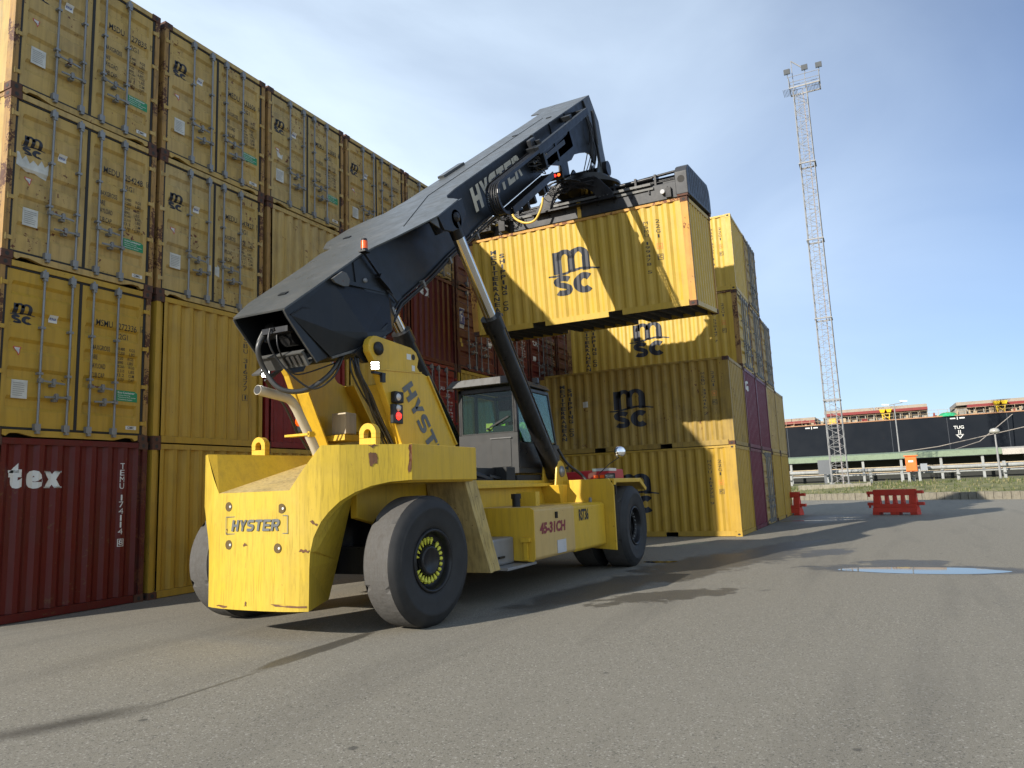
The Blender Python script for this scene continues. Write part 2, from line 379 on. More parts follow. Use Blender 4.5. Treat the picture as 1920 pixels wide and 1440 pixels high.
DOORZ.append((CH-0.135, 0))
def m_door(xa, xb):
    """leaf with five pressed recesses and a flat rim; outer face near y = 0.03"""
    mb = MB(); f = 0.03; e = 0.07
    prof_z = DOORZ; m = len(prof_z)
    vs = []
    for x, k in ((xa, 0), (xa+e, 0), (xa+e+0.02, 1), (xb-e-0.02, 1), (xb-e, 0), (xb, 0)):
        for z, d in prof_z: vs.append((x, f+d*k, z))
    mb.add(vs, [(j*m+i, (j+1)*m+i, (j+1)*m+i+1, j*m+i+1) for j in range(5) for i in range(m-1)])
    return mb.mesh('door', fixn=False)
def m_rod(x):
    mb = MB(); mb.cyl((x, -0.028, 0.07), (x, -0.028, CH-0.06), 0.0175, n=8)
    for z in (0.10, CH-0.19): mb.box(x-0.042, x+0.042, -0.046, 0.028, z, z+0.10); mb.box(x-0.02, x+0.03, -0.055, 0.0, z-0.045, z-0.01)
    for z in (0.93, 1.62): mb.box(x-0.035, x+0.035, -0.052, 0.028, z, z+0.035)
    return mb.mesh('lock_rod')
def m_handle(x, z, s):
    mb = MB(); mb.beam((x, -0.06, z), (x+s*0.36, -0.055, z-0.02), 0.014, 0.028); mb.box(x-0.03, x+0.03, -0.07, -0.012, z-0.03, z+0.03)
    hx = x+s*0.19; mb.box(hx-0.03, hx+0.03, -0.052, 0.028, z-0.075, z-0.035); mb.box(hx-0.02, hx+0.02, -0.078, -0.035, z-0.05, z+0.045); mb.cyl((hx, -0.075, z+0.01), (hx, -0.03, z+0.01), 0.03, n=8)
    return mb.mesh('handle')
def m_hinge(x, z):
    mb = MB(); s = 1 if x < 1.2 else -1
    mb.box(min(x, x+s*0.11), max(x, x+s*0.11), -0.004, 0.027, z, z+0.06); mb.cyl((x+s*0.02, 0.0, z-0.02), (x+s*0.02, 0.0, z+0.08), 0.014, n=6)
    return mb.mesh('hinge')
def m_gasket():
    mb = MB(); f = 0.020
    for x0, x1, z0, z1 in ((0.085, 0.125, 0.11, CH-0.10), (CW-0.125, CW-0.085, 0.11, CH-0.10), (1.197, 1.241, 0.14, CH-0.125), (0.125, CW-0.125, 0.112, 0.140), (0.125, CW-0.125, CH-0.130, CH-0.10)):
        mb.box(x0, x1, f, 0.06, z0, z1)
    return mb.mesh('door_gasket')
def m_sill(y, door):
    mb = MB(); s = 1 if y > 1 else -1; t = 0.07
    a = 0.17
    P = [(a, 0.105), (a, 0.03), (a+0.05, 0.012), (a+0.10, 0.055), (a+0.22, 0.06), (a+0.42, 0.012), (CW-a-0.42, 0.012), (CW-a-0.22, 0.06), (CW-a-0.10, 0.055), (CW-a-0.05, 0.012), (CW-a, 0.03), (CW-a, 0.105)] if door else \
        [(a, 0.125), (a, 0.012), (CW-a, 0.012), (CW-a, 0.125)]
    mb.prism([(x, y-s*0.002, z) for x, z in P], (0, -s*t, 0)); return mb.mesh('end_sill')
def m_header(y, door):
    mb = MB(); s = 1 if y > 1 else -1
    mb.box(0.165, CW-0.165, min(y-s*0.002, y-s*0.08), max(y-s*0.002, y-s*0.08), CH-0.10, CH-0.012); return mb.mesh('end_header')
def m_post(i):
    x = CW-0.002 if i & 1 else 0.002; y = CL-0.002 if i & 2 else 0.002; sx = 1 if i & 1 else -1; sy = 1 if i & 2 else -1; mb = MB()
    x0, x1 = sorted((x, x-sx*0.083)); y0, y1 = sorted((y, y-sy*0.16)); mb.box(x0, x1, y0, y1, 0.118, CH-0.118)
    x0, x1 = sorted((x-sx*0.084, x-sx*0.158)); y0, y1 = sorted((y-sy*0.05, y-sy*0.156)); mb.box(x0, x1, y0, y1, 0.118, CH-0.118)
    return mb.mesh('corner_post')
def m_toprail(i):
    x = CW if i else 0.0; s = 1 if i else -1; x0, x1 = sorted((x-s*0.002, x-s*0.06)); return MB().box(x0, x1, 0.178, CL-0.178, CH-0.066, CH-0.006).mesh('top_rail')
PK = [(1.82, 2.18), (3.91, 4.28)]
def m_botrail(i):
    x = CW if i else 0.0; s = 1 if i else -1; x0, x1 = sorted((x-s*0.002, x-s*0.05)); mb = MB(); ys = [0.178, PK[0][0], PK[0][1], PK[1][0], PK[1][1], CL-0.178]
    for k in range(0, 6, 2): mb.box(x0, x1, ys[k], ys[k+1], 0.012, 0.158)
    mb.box(x0, x1, 0.178, CL-0.178, 0.1585, 0.175) if 0 else None
    for a, b in PK: mb.box(x0, x1, a, b, 0.135, 0.158)
    return mb.mesh('bottom_rail')
def m_floor():
    mb = MB(); mb.box(0.05, CW-0.05, 0.08, CL-0.08, 0.125, 0.15)
    for k in range(18):
        y = 0.30+k*(CL-0.6)/17
        if any(a-0.06 < y < b+0.06 for a, b in PK): continue
        mb.box(0.052, CW-0.052, y-0.022, y+0.022, 0.022, 0.124)
    for a, b in PK: mb.box(0.06, CW-0.06, a-0.02, a-0.005, 0.02, 0.124); mb.box(0.06, CW-0.06, b+0.005, b+0.02, 0.02, 0.124)
    return mb.mesh('underframe')
def m_roof():
    pts = trapez(0.20, CL-0.20, 0.21, 0.02); mb = MB(); vs = []
    for y, d in pts: vs += [(0.06, y, CH-0.012-d), (CW-0.06, y, CH-0.012-d)]
    n = len(pts); mb.add(vs, [(2*i, 2*i+1, 2*i+3, 2*i+2) for i in range(n-1)])
    mb.add([(0.06, 0.05, CH-0.013), (CW-0.06, 0.05, CH-0.013), (CW-0.06, 0.2, CH-0.013), (0.06, 0.2, CH-0.013)], [(0,1,2,3)])
    mb.add([(0.06, CL-0.2, CH-0.013), (CW-0.06, CL-0.2, CH-0.013), (CW-0.06, CL-0.05, CH-0.013), (0.06, CL-0.05, CH-0.013)], [(0,1,2,3)])
    return mb.mesh('roof', fixn=False)
RODS = [0.63, 1.055, 1.40, 1.82]
def container(loc, end, pm, label, group, post=None, cast=None, rodm='zinc', name='shipping_container', detail=2):
    """end: 'door' or 'front' = what the visible end at y=0 is"""
    t = thing(name, label, 'shipping container', loc, group)
    pm = M[pm]; post = M[post] if post else pm; cast = M[cast] if cast else M['rust']
    for i, me in enumerate(m_castings()): obj('corner_casting', me, [cast, M['dark']], t)
    for i in range(4): obj('corner_post', cm(('post', i), lambda i=i: m_post(i)), post, t)
    for i in range(2):
        obj('side_wall', cm(('side', i), lambda i=i: m_side(CW if i else 0.0)), pm, t)
        obj('top_rail', cm(('tr', i), lambda i=i: m_toprail(i)), post, t)
        obj('bottom_rail', cm(('br', i), lambda i=i: m_botrail(i)), pm, t)
    obj('roof', cm('roof', m_roof), pm, t); obj('underframe', cm('floor', m_floor), M['dark'], t)
    obj('end_header', cm('hd0', lambda: m_header(0, 0)), pm, t); obj('end_header', cm('hd1', lambda: m_header(CL, 0)), pm, t)
    obj('end_sill', cm(('sl', end), lambda: m_sill(0, end == 'door')), pm, t); obj('end_sill', cm(('slb',), lambda: m_sill(CL, 0)), pm, t)
    obj('end_wall', cm('fr1', lambda: m_front(CL)), pm, t)
    leaf = []
    if end == 'front': obj('end_wall', cm('fr0', lambda: m_front(0)), pm, t)
    else:
        obj('door_gasket', cm('gask', m_gasket), M['gasket'], t)
        for k, (xa, xb) in enumerate(((0.126, 1.196), (1.242, CW-0.126))):
            d = obj('door', cm(('door', k), lambda xa=xa, xb=xb: m_door(xa, xb)), pm, t); leaf.append(d)
            for r in (0, 1):
                x = RODS[2*k+r]; obj('lock_rod', cm(('rod', x), lambda x=x: m_rod(x)), M[rodm], d)
            xs = RODS[2*k], RODS[2*k+1]
            obj('handle', cm(('h', k, 0), lambda: m_handle(xs[0], 0.84, 1)), M['dzinc'], d)
            obj('handle', cm(('h', k, 1), lambda: m_handle(xs[1], 0.62, -1)), M['dzinc'], d)
            for z in (0.28, 0.90, 1.55, 2.20):
                obj('hinge', cm(('hg', k, z), lambda: m_hinge(0.02 if k == 0 else CW-0.02, z)), pm, d)
    t['leaf'] = 0; del t['leaf']
    return t, leaf
def onside(t, art2, mat, name='lettering', eps=0.004):
    """artwork on the long side at x = 0; u = y position (mirrored so that it reads from outside)"""
    cuts = [p for p, d in SIDE]
    me = art(art2, lambda u, v: (0.012+prof(SIDE, u)-eps, u, v), cuts, name); obj(name, me, mat, t)
def onfront(t, art2, mat, name='lettering', eps=0.004, parent=None):
    cuts = [p for p, d in FRONT]
    me = art(art2, lambda u, v: (u, 0.012+prof(FRONT, u)-eps, v), cuts, name); obj(name, me, mat, parent or t)
def ondoor(t, art2, mat, name='lettering', y=0.026):
    """artwork painted on a door leaf follows the pressed bands"""
    me = art(art2, lambda u, v: (u, y+prof(DOORZ, v), v), (), name, [z for z, d in DOORZ]); obj(name, me, mat, t)
class Mir(T2):
    """artwork whose u runs to the right for a viewer of the long side (towards -y)"""
def mirror(t):
    t.v = [(-x, y) for x, y in t.v]; t.f = [tuple(reversed(f)) for f in t.f]; return t
def sidemarks(t, num, check='6', logo=True, med=True, dy=0.0, code=True):
    """MEDITERRANEAN / SHIPPING CO columns, logo and number; u' = -y"""
    if med:
        onside(t, mirror(T2().column('MEDITERRANEAN', -5.36, -5.20, 2.23, 0.40, 0.035, 0.18)), M['navy'], 'company_lettering'); onside(t, mirror(T2().column('SHIPPING CO', -5.11, -4.95, 2.10, 0.53, 0.035, 0.18)), M['navy'], 'company_lettering')
    if logo: onside(t, mirror(logo2d(T2(), -3.70, -2.37, 0.72, 1.90)), M['navy'], 'company_logo')
    if code:
        zt_ = 2.18
        for w in num.split(' '): onside(t, mirror(T2().column(w, -0.82+dy, -0.72+dy, zt_, zt_-len(w)*0.102, 0.0, 0.3)), M['black'], 'serial_lettering'); zt_ -= len(w)*0.102+0.09
        onside(t, mirror(T2().column('22G1', -0.53+dy, -0.43+dy, 2.18, 1.70, 0.0, 0.3)), M['black'], 'size_lettering')
        a = T2(); a.frame(-0.54+dy, -0.41+dy, 1.20, 1.34, 0.012); a.text('IC', -0.52+dy, -0.43+dy, 1.24, 1.31, 0.02)
        onside(t, mirror(a), M['black'], 'stacking_mark')
        b = T2(); b.frame(-0.54+dy, -0.41+dy, 1.46, 1.60, 0.014); b.rect(-0.50+dy, -0.45+dy, 1.50, 1.55)
        onside(t, mirror(b), M['orangeink'], 'hazard_mark')
def doormarks(t, leaf, num, logo=True, eco=True, white=False, seed=0):
    rnd = random.Random(seed); A, B = leaf; pre, mid, chk = num.split(' ')
    if logo: ondoor(A, logo2d(T2(), 0.205, 0.555, 1.66, 1.965), M['navy'], 'company_logo')
    ink = M['white'] if white else M['black']
    for w, x0, x1, z0, z1 in ((pre, 1.49, 1.77, 1.85, 1.955), (mid, 1.87, 2.20, 1.845, 1.95), ('22G1', 1.865, 2.07, 1.69, 1.785)): ondoor(B, T2().text(w, x0, x1, z0, z1, 0.004), ink, 'serial_lettering')
    ondoor(B, T2().text(chk, 2.29, 2.34, 1.85, 1.945, 0.0).frame(2.27, 2.36, 1.83, 1.965, 0.008), ink, 'check_digit')
    for i, (w, x) in enumerate((('MAXGROSS', 1.74), ('TARE', 1.56), ('PAYLOAD', 1.67), ('CUB.CAP.', 1.67))): ondoor(B, T2().text(w, 1.43, x, 1.45-i*0.15, 1.53-i*0.15, 0.006), ink, 'weight_lettering')
    for i, (n1, n2) in enumerate((('30.480', 'KGS'), ('67.200', 'LBS'), ('2.220', 'KGS'), ('4.890', 'LBS'), ('28.260', 'KGS'), ('62.310', 'LBS'), ('33.2', 'CUM'), ('1.170', 'CUFT'))):
        z = 1.50-i*0.073; ondoor(B, T2().text(n1, 1.86, 2.00, z, z+0.05, 0.004), ink, 'weight_lettering'); ondoor(B, T2().text(n2, 2.08, 2.18, z, z+0.05, 0.004), ink, 'weight_lettering')
    pl = obj('data_plate', MB().box(0.27, 0.49, 0.0235, 0.0275, 0.56, 0.83).mesh('data_plate'), M['paper'], A)
    l = T2()
    for i in range(7): l.rect(0.29, 0.42+0.05*rnd.random(), 0.78-i*0.03, 0.787-i*0.03)
    me = art(l, lambda u, v: (u, 0.021, v), ()); obj('print', me, M['dzinc'], A)
    tr = T2().poly([(0.28, 1.32), (0.40, 1.32), (0.34, 1.18)], [(0, 2, 1)]); ondoor(A, tr, M['redink'], 'warning_triangle', 0.0255)
    tr = T2().poly([(0.297, 1.31), (0.383, 1.31), (0.34, 1.205)], [(0, 2, 1)]); ondoor(A, tr, M['paper'], 'warning_triangle', 0.023)
    ondoor(A, T2().rect(0.76, 0.89, 1.76, 1.87), M['white'], 'sticker', 0.0255); ondoor(A, T2().text('R!NA', 0.775, 0.875, 1.795, 1.835, 0.02), M['blue'], 'sticker_print', 0.022)
    if eco:
        ondoor(B, T2().rect(1.88, 2.25, 0.66, 0.84), M['green'], 'sticker', 0.0255)
        g = T2().text('Eco-Container', 1.90, 2.20, 0.785, 0.82, 0.02).text('Bamboo Flooring', 1.90, 2.12, 0.745, 0.768, 0.01).text('Waterborne Paint System', 1.90, 2.22, 0.712, 0.735, 0.01).text('Waterborne Sealant', 1.90, 2.16, 0.680, 0.70, 0.01)
        ondoor(B, g, M['white'], 'sticker_print', 0.022)
    ondoor(B, T2().rect(2.06, 2.25, 0.20, 0.26), M['white'], 'maker_tag', 0.0255); ondoor(B, T2().text('CIMC', 2.09, 2.21, 0.21, 0.25, 0.02), M['black'], 'maker_tag_print', 0.022)

PITCH, LV = 2.5233, 2.5924
def at_wall(k, h): return (k*PITCH+(PITCH-CW)/2+random.uniform(-0.012, 0.012), random.uniform(-0.01, 0.015), h*LV)

# ------------------------------------------------------------------ ground
def asphalt():
    m, t, p = newmat('asphalt'); N = t.nodes.new; K = t.links.new
    tc = N('ShaderNodeTexCoord')
    def noise(s, det=5, ro=0.6, vec=None):
        n = N('ShaderNodeTexNoise'); n.inputs['Scale'].default_value = s; n.inputs['Detail'].default_value = det; n.inputs['Roughness'].default_value = ro; K(vec or tc.outputs['Object'], n.inputs['Vector']); return n.outputs['Fac']
    def rng(f, a, b, lo=0., hi=1.):
        r = N('ShaderNodeMapRange'); r.inputs['From Min'].default_value = a; r.inputs['From Max'].default_value = b; r.inputs['To Min'].default_value = lo; r.inputs['To Max'].default_value = hi; K(f, r.inputs['Value']); return r.outputs[0]
    def mix(f, a, b, op='MIX'):
        x = N('ShaderNodeMixRGB'); x.blend_type = op
        if isinstance(f, float): x.inputs[0].default_value = f
        else: K(f, x.inputs[0])
        for s, c in ((x.inputs[1], a), (x.inputs[2], b)):
            if isinstance(c, tuple): s.default_value = (*c, 1)
            else: K(c, s)
        return x.outputs[0]
    grain = rng(noise(150, 2, 0.7), 0.30, 0.70)
    c = mix(grain, (0.092, 0.084, 0.064), (0.295, 0.272, 0.218))
    vo = N('ShaderNodeTexVoronoi'); vo.inputs['Scale'].default_value = 85; K(tc.outputs['Object'], vo.inputs['Vector'])
    spk = N('ShaderNodeSeparateColor'); K(vo.outputs['Color'], spk.inputs[0])
    c = mix(rng(spk.outputs[0], 0.90, 0.96, 0, 0.75), c, (0.36, 0.34, 0.30)); c = mix(rng(spk.outputs[1], 0.86, 0.93, 0, 0.6), c, (0.03, 0.029, 0.027))
    c = mix(rng(noise(0.35, 6, 0.65), 0.35, 0.68, 0, 0.45), c, (0.195, 0.180, 0.145))       # dusty patches
    mp = N('ShaderNodeMapping'); mp.inputs['Scale'].default_value = (0.10, 0.85, 1); mp.inputs['Rotation'].default_value = (0, 0, 0.12); K(tc.outputs['Object'], mp.inputs['Vector'])
    c = mix(rng(noise(1.3, 5, 0.6, mp.outputs[0]), 0.52, 0.72, 0, 0.30), c, (0.058, 0.055, 0.050))   # tyre-darkened lanes
    # damp areas with a shape of their own
    sep = N('ShaderNodeSeparateXYZ'); K(tc.outputs['Object'], sep.inputs[0])
    wob = noise(1.1, 6, 0.65); wob2 = noise(2.6, 5, 0.6)
    def mth(op, a, b=None, clamp=False):
        n = N('ShaderNodeMath'); n.operation = op; n.use_clamp = clamp
        for i, q in enumerate((a, b)):
            if q is None: continue
            if isinstance(q, (int, float)): n.inputs[i].default_value = q
            else: K(q, n.inputs[i])
        return n.outputs[0]
    def blob(cx, cy, rx, ry, rot, edge=0.14, wb=1.1):
        dx = mth('SUBTRACT', sep.outputs[0], cx); dy = mth('SUBTRACT', sep.outputs[1], cy)
        cr, sr = math.cos(rot), math.sin(rot)
        a = mth('DIVIDE', mth('ADD', mth('MULTIPLY', dx, cr), mth('MULTIPLY', dy, sr)), rx)
        b = mth('DIVIDE', mth('SUBTRACT', mth('MULTIPLY', dy, cr), mth('MULTIPLY', dx, sr)), ry)
        d = mth('SQRT', mth('ADD', mth('MULTIPLY', a, a), mth('MULTIPLY', b, b)))
        d = mth('ADD', d, mth('MULTIPLY', mth('SUBTRACT', wob2, 0.5), wb))
        return rng(d, 1.0+edge, 1.0-edge)
    wet = None
    for bl in WET:
        w = blob(*bl); w = N('ShaderNodeClamp') and w
        wet = w if wet is None else mth('MAXIMUM', wet, w)
    wet = mth('MULTIPLY', wet, 1.0, True)
    c = mix(mth('MULTIPLY', wet, 0.62), c, (0.017, 0.016, 0.015))
    # hairline cracks and dark droplets
    dr = N('ShaderNodeTexVoronoi'); dr.inputs['Scale'].default_value = 1.1; dr.inputs['Randomness'].default_value = 1; K(tc.outputs['Object'], dr.inputs['Vector'])
    c = mix(rng(dr.outputs['Distance'], 0.045, 0.03, 0, 0.6), c, (0.02, 0.02, 0.02))
    ck = N('ShaderNodeTexVoronoi'); ck.feature = 'DISTANCE_TO_EDGE'; ck.inputs['Scale'].default_value = 0.11
    wv = N('ShaderNodeMixRGB'); wv.inputs[0].default_value = 0.06; nn = N('ShaderNodeTexNoise'); nn.inputs['Scale'].default_value = 0.9; nn.inputs['Detail'].default_value = 6; K(tc.outputs['Object'], nn.inputs['Vector'])
    K(tc.outputs['Object'], wv.inputs[1]); K(nn.outputs['Color'], wv.inputs[2]); K(wv.outputs[0], ck.inputs['Vector'])
    c = mix(mth('MULTIPLY', rng(ck.outputs['Distance'], 0.0022, 0.0006, 0, 0.5), rng(noise(0.22, 3), 0.68, 0.74)), c, (0.02, 0.019, 0.017))
    K(c, p.inputs['Base Color'])
    K(mth('SUBTRACT', rng(noise(40, 3), 0.3, 0.7, 0.80, 0.95), mth('MULTIPLY', wet, 0.35)), p.inputs['Roughness'])
    p.inputs['Specular IOR Level'].default_value = 0.35
    b = N('ShaderNodeBump'); b.inputs['Strength'].default_value = 0.55; b.inputs['Distance'].default_value = 0.006; K(noise(120, 3, 0.7), b.inputs['Height']); K(b.outputs[0], p.inputs['Normal'])
    return m
# (centre x, y, radius x, radius y, rotation)  damp patches seen in the yard
WET = [(8.40, -11.3, 0.62, 1.70, -0.05, 0.10, 1.2), (9.35, -11.1, 0.55, 0.75, 0.1, 0.12, 2.6), (6.9, -7.5, 1.5, 0.55, -0.5, 0.12, 1.8), (9.6, -8.0, 3.0, 0.9, -0.35, 0.15, 1.8),
       (24.5, -8.6, 3.4, 1.5, -0.3, 0.3), (12.5, -8.6, 2.2, 0.45, -0.3, 0.15, 2.0), (11.2, -9.7, 0.9, 0.4, -0.3, 0.12, 2.5), (0.45, -5.56, 0.95, 0.12, 0.04, 0.12, 0.7), (-1.1, -5.68, 0.7, 0.020, 0.02, 0.8, 0.8), (-2.1, -5.47, 0.48, 0.14, -0.42, 0.6, 1.3), (4.75, -8.1, 1.15, 0.40, -0.8, 0.10, 3.0), (5.2, -6.9, 2.2, 0.5, -0.2, 0.2)]
gm = asphalt()
g = MB(); gx = [-400, -60, -20, 20, 60, 86]; gy = [-800, -60, -20, 20, 60, 800]
for i in range(5):
    for j in range(5): g.add([(gx[i],gy[j],0),(gx[i+1],gy[j],0),(gx[i+1],gy[j+1],0),(gx[i],gy[j+1],0)], [(0,1,2,3)])
tag(obj('ground', g.mesh('ground'), gm), kind='structure')
def blobpoly(cx, cy, rx, ry, z, n=64, wob=0.16, seed=1, ang=0.0):
    r = random.Random(seed); ph = [r.uniform(0, 6.28) for _ in range(8)]; P = []
    for i in range(n):
        t = 2*math.pi*i/n; k = 1+wob*sum(math.sin((q+2)*t+ph[q])/(q+1.5) for q in range(7))
        x = rx*k*math.cos(t); y = ry*k*math.sin(t); P.append((cx+x*math.cos(ang)-y*math.sin(ang), cy+x*math.sin(ang)+y*math.cos(ang), z))
    return P
water, wt, wp = newmat('still rain water'); wp.inputs['Base Color'].default_value = (0.02, 0.022, 0.024, 1); wp.inputs['Roughness'].default_value = 0.02; wp.inputs['IOR'].default_value = 1.33; wp.inputs['Specular IOR Level'].default_value = 1.0
pn = wt.nodes.new('ShaderNodeTexNoise'); pn.inputs['Scale'].default_value = 5; pb = wt.nodes.new('ShaderNodeBump'); pb.inputs['Strength'].default_value = 0.004; pb.inputs['Distance'].default_value = 0.001
ptc = wt.nodes.new('ShaderNodeTexCoord'); wt.links.new(ptc.outputs['Object'], pn.inputs['Vector']); wt.links.new(pn.outputs['Fac'], pb.inputs['Height']); wt.links.new(pb.outputs[0], wp.inputs['Normal'])
def puddle(cx, cy, rx, ry, label, seed, ang=0.0, wob=0.16):
    P = blobpoly(cx, cy, rx, ry, 0.004, seed=seed, ang=ang, wob=wob); o = obj('puddle', MB().add(P, [tuple(range(len(P)))]).mesh('puddle'), water)
    tag(o, label, 'puddle', 'rain puddles on the asphalt')
puddle(8.2, -11.35, 0.44, 1.27, 'wide puddle mirroring the sky on the open asphalt at right', 3, wob=0.07)
puddle(9.1, -6.75, 0.2, 0.32, 'small puddle just ahead of the front tyre of the yellow machine', 5)
for i, (x, y, a, b, l) in enumerate(((23.5, -8.6, 2.6, 0.16, 'thin bright wet streak nearest the red barriers'), (25.2, -9.4, 1.2, 0.22, 'wet sheen in front of the long red barrier'))):
    puddle(x, y, b, a*0.55, l, 11+i, 0.15, 0.3)
# water of the dock, beyond the quay edge
wat = plain('harbour water', (0.02, 0.035, 0.04), 0.15)
tag(obj('dock_water', MB().add([(86,-800,-1.2),(3000,-2500,-1.2),(3000,2500,-1.2),(86,800,-1.2)], [(0,1,2,3)]).mesh('dock_water'), wat), kind='structure')
tag(obj('quay_edge', MB().box(85.6, 86.2, -300, 300, -3, 0.9).mesh('quay_edge'), plain('quay concrete', (0.28, 0.26, 0.22), 0.9)), kind='structure')

# ------------------------------------------------------------------ grass bank with its block kerb
kd = V(-0.594, -0.804, 0); kn = V(0.804, -0.594, 0)*1.0       # along the kerb (towards the right) and away from the camera
k0 = V(49.44, -5.74, 0)
if kn.x < 0: kn = -kn
def grassmat():
    m, t, p = newmat('rough grass'); N = t.nodes.new; K = t.links.new; tc = N('ShaderNodeTexCoord')
    n1 = N('ShaderNodeTexNoise'); n1.inputs['Scale'].default_value = 1.2; n1.inputs['Detail'].default_value = 8; n1.inputs['Roughness'].default_value = 0.7; K(tc.outputs['Object'], n1.inputs['Vector'])
    r = N('ShaderNodeValToRGB'); e = r.color_ramp.elements; e[0].position = 0.34; e[0].color = (0.06, 0.068, 0.02, 1); e[1].position = 0.66; e[1].color = (0.21, 0.19, 0.085, 1)
    x = r.color_ramp.elements.new(0.5); x.color = (0.13, 0.13, 0.04, 1); K(n1.outputs['Fac'], r.inputs[0]); K(r.outputs[0], p.inputs['Base Color']); p.inputs['Roughness'].default_value = 0.95
    return m
gr = grassmat(); b = MB(); rows = [(0.45, 0.40), (2.2, 0.55), (5, 0.72), (9, 0.93), (13, 0.93), (60, 0.93)]; n = 60; rr = random.Random(3)
vs = []
for j, (d, z) in enumerate(rows):
    for i in range(n+1):
        q = k0+kd*(-70+i*2.4)+kn*d; x = min(q.x, 85.6) if d < 59 else 85.6
        vs.append((x, q.y, z+(rr.uniform(-0.06, 0.06) if 0 < j < 4 else 0)))
b.add(vs, [(j*(n+1)+i, j*(n+1)+i+1, (j+1)*(n+1)+i+1, (j+1)*(n+1)+i) for j in range(len(rows)-1) for i in range(n)])
tag(obj('grass_bank', b.mesh('grass_bank'), gr), kind='structure')
tuft = MB(); r3 = random.Random(11)
for _ in range(5200):
    a = r3.uniform(-6, 34); d = r3.uniform(0.5, 9.55); q = k0+kd*a+kn*d
    z = 0.40+(d-0.45)/8.55*0.53 if d < 9 else 0.93; h = r3.uniform(0.05, 0.22)*(1.7 if r3.random() < 0.06 else 1); an = r3.uniform(0, 3.14); w = r3.uniform(0.03, 0.09)
    dx, dy = math.cos(an)*w, math.sin(an)*w; lx, ly = r3.uniform(-0.08, 0.08), r3.uniform(-0.08, 0.08)
    tuft.add([(q.x-dx, q.y-dy, z-0.05), (q.x+dx, q.y+dy, z-0.05), (q.x+lx, q.y+ly, z+h)], [(0,1,2)], 1 if r3.random() < 0.3 else 0)
tag(obj('grass_tufts', tuft.mesh('grass_tufts', fixn=False), [plain('green grass blades', (0.075, 0.095, 0.025), 0.9, var=0.4), plain('dry grass blades', (0.20, 0.18, 0.085), 0.9, var=0.3)]), 'tufts of green and dry grass on the bank', 'grass', kind='stuff')
kerbm = paint('stained kerb block', (0.20, 0.18, 0.135), rust=0.0, dirt=0.6, rough=0.9, scale=3, bump=0.3, fade=0.5)
kb = MB(); r4 = random.Random(4)
for i in range(150):
    a = -30+i*0.46; c = k0+kd*a; w = r4.uniform(-0.02, 0.02)
    p0 = c+kn*(0.04+w); p1 = c+kd*0.43+kn*(0.04+w); o = kn*0.38; h = 0.42+r4.uniform(-0.015, 0.015)
    m1 = (p0+p1)/2-kn*0.05
    P = [p0, m1, p1, p1+o, p0+o]; kb.prism([(q.x, q.y, -0.05) for q in P], (0, 0, h+0.05))
tag(obj('kerb', kb.mesh('kerb'), kerbm), kind='structure')
conc = paint('weathered concrete', (0.25, 0.23, 0.17), dirt=0.7, rough=0.95, fade=0.5, bump=0.2, scale=1.5)
t = obj('concrete_plinth', MB().box(53.9, 56.4, -9.75, -4.9, 0.2, 0.98).box(53.86, 56.42, -9.9, -9.62, 0.2, 1.04, 0).mesh('concrete_plinth'), conc, bevel=0.04); tag(t, 'mossy concrete plinth on the grass at the foot of the lattice mast', 'plinth')
tag(obj('rusty_bar', MB().beam((48.2, -15.6, 0.62), (47.3, -19.4, 0.66), 0.08, 0.06).mesh('rusty_bar'), M['rust']), 'rusty steel bar lying on the grass bank behind the long red barrier', 'steel bar')

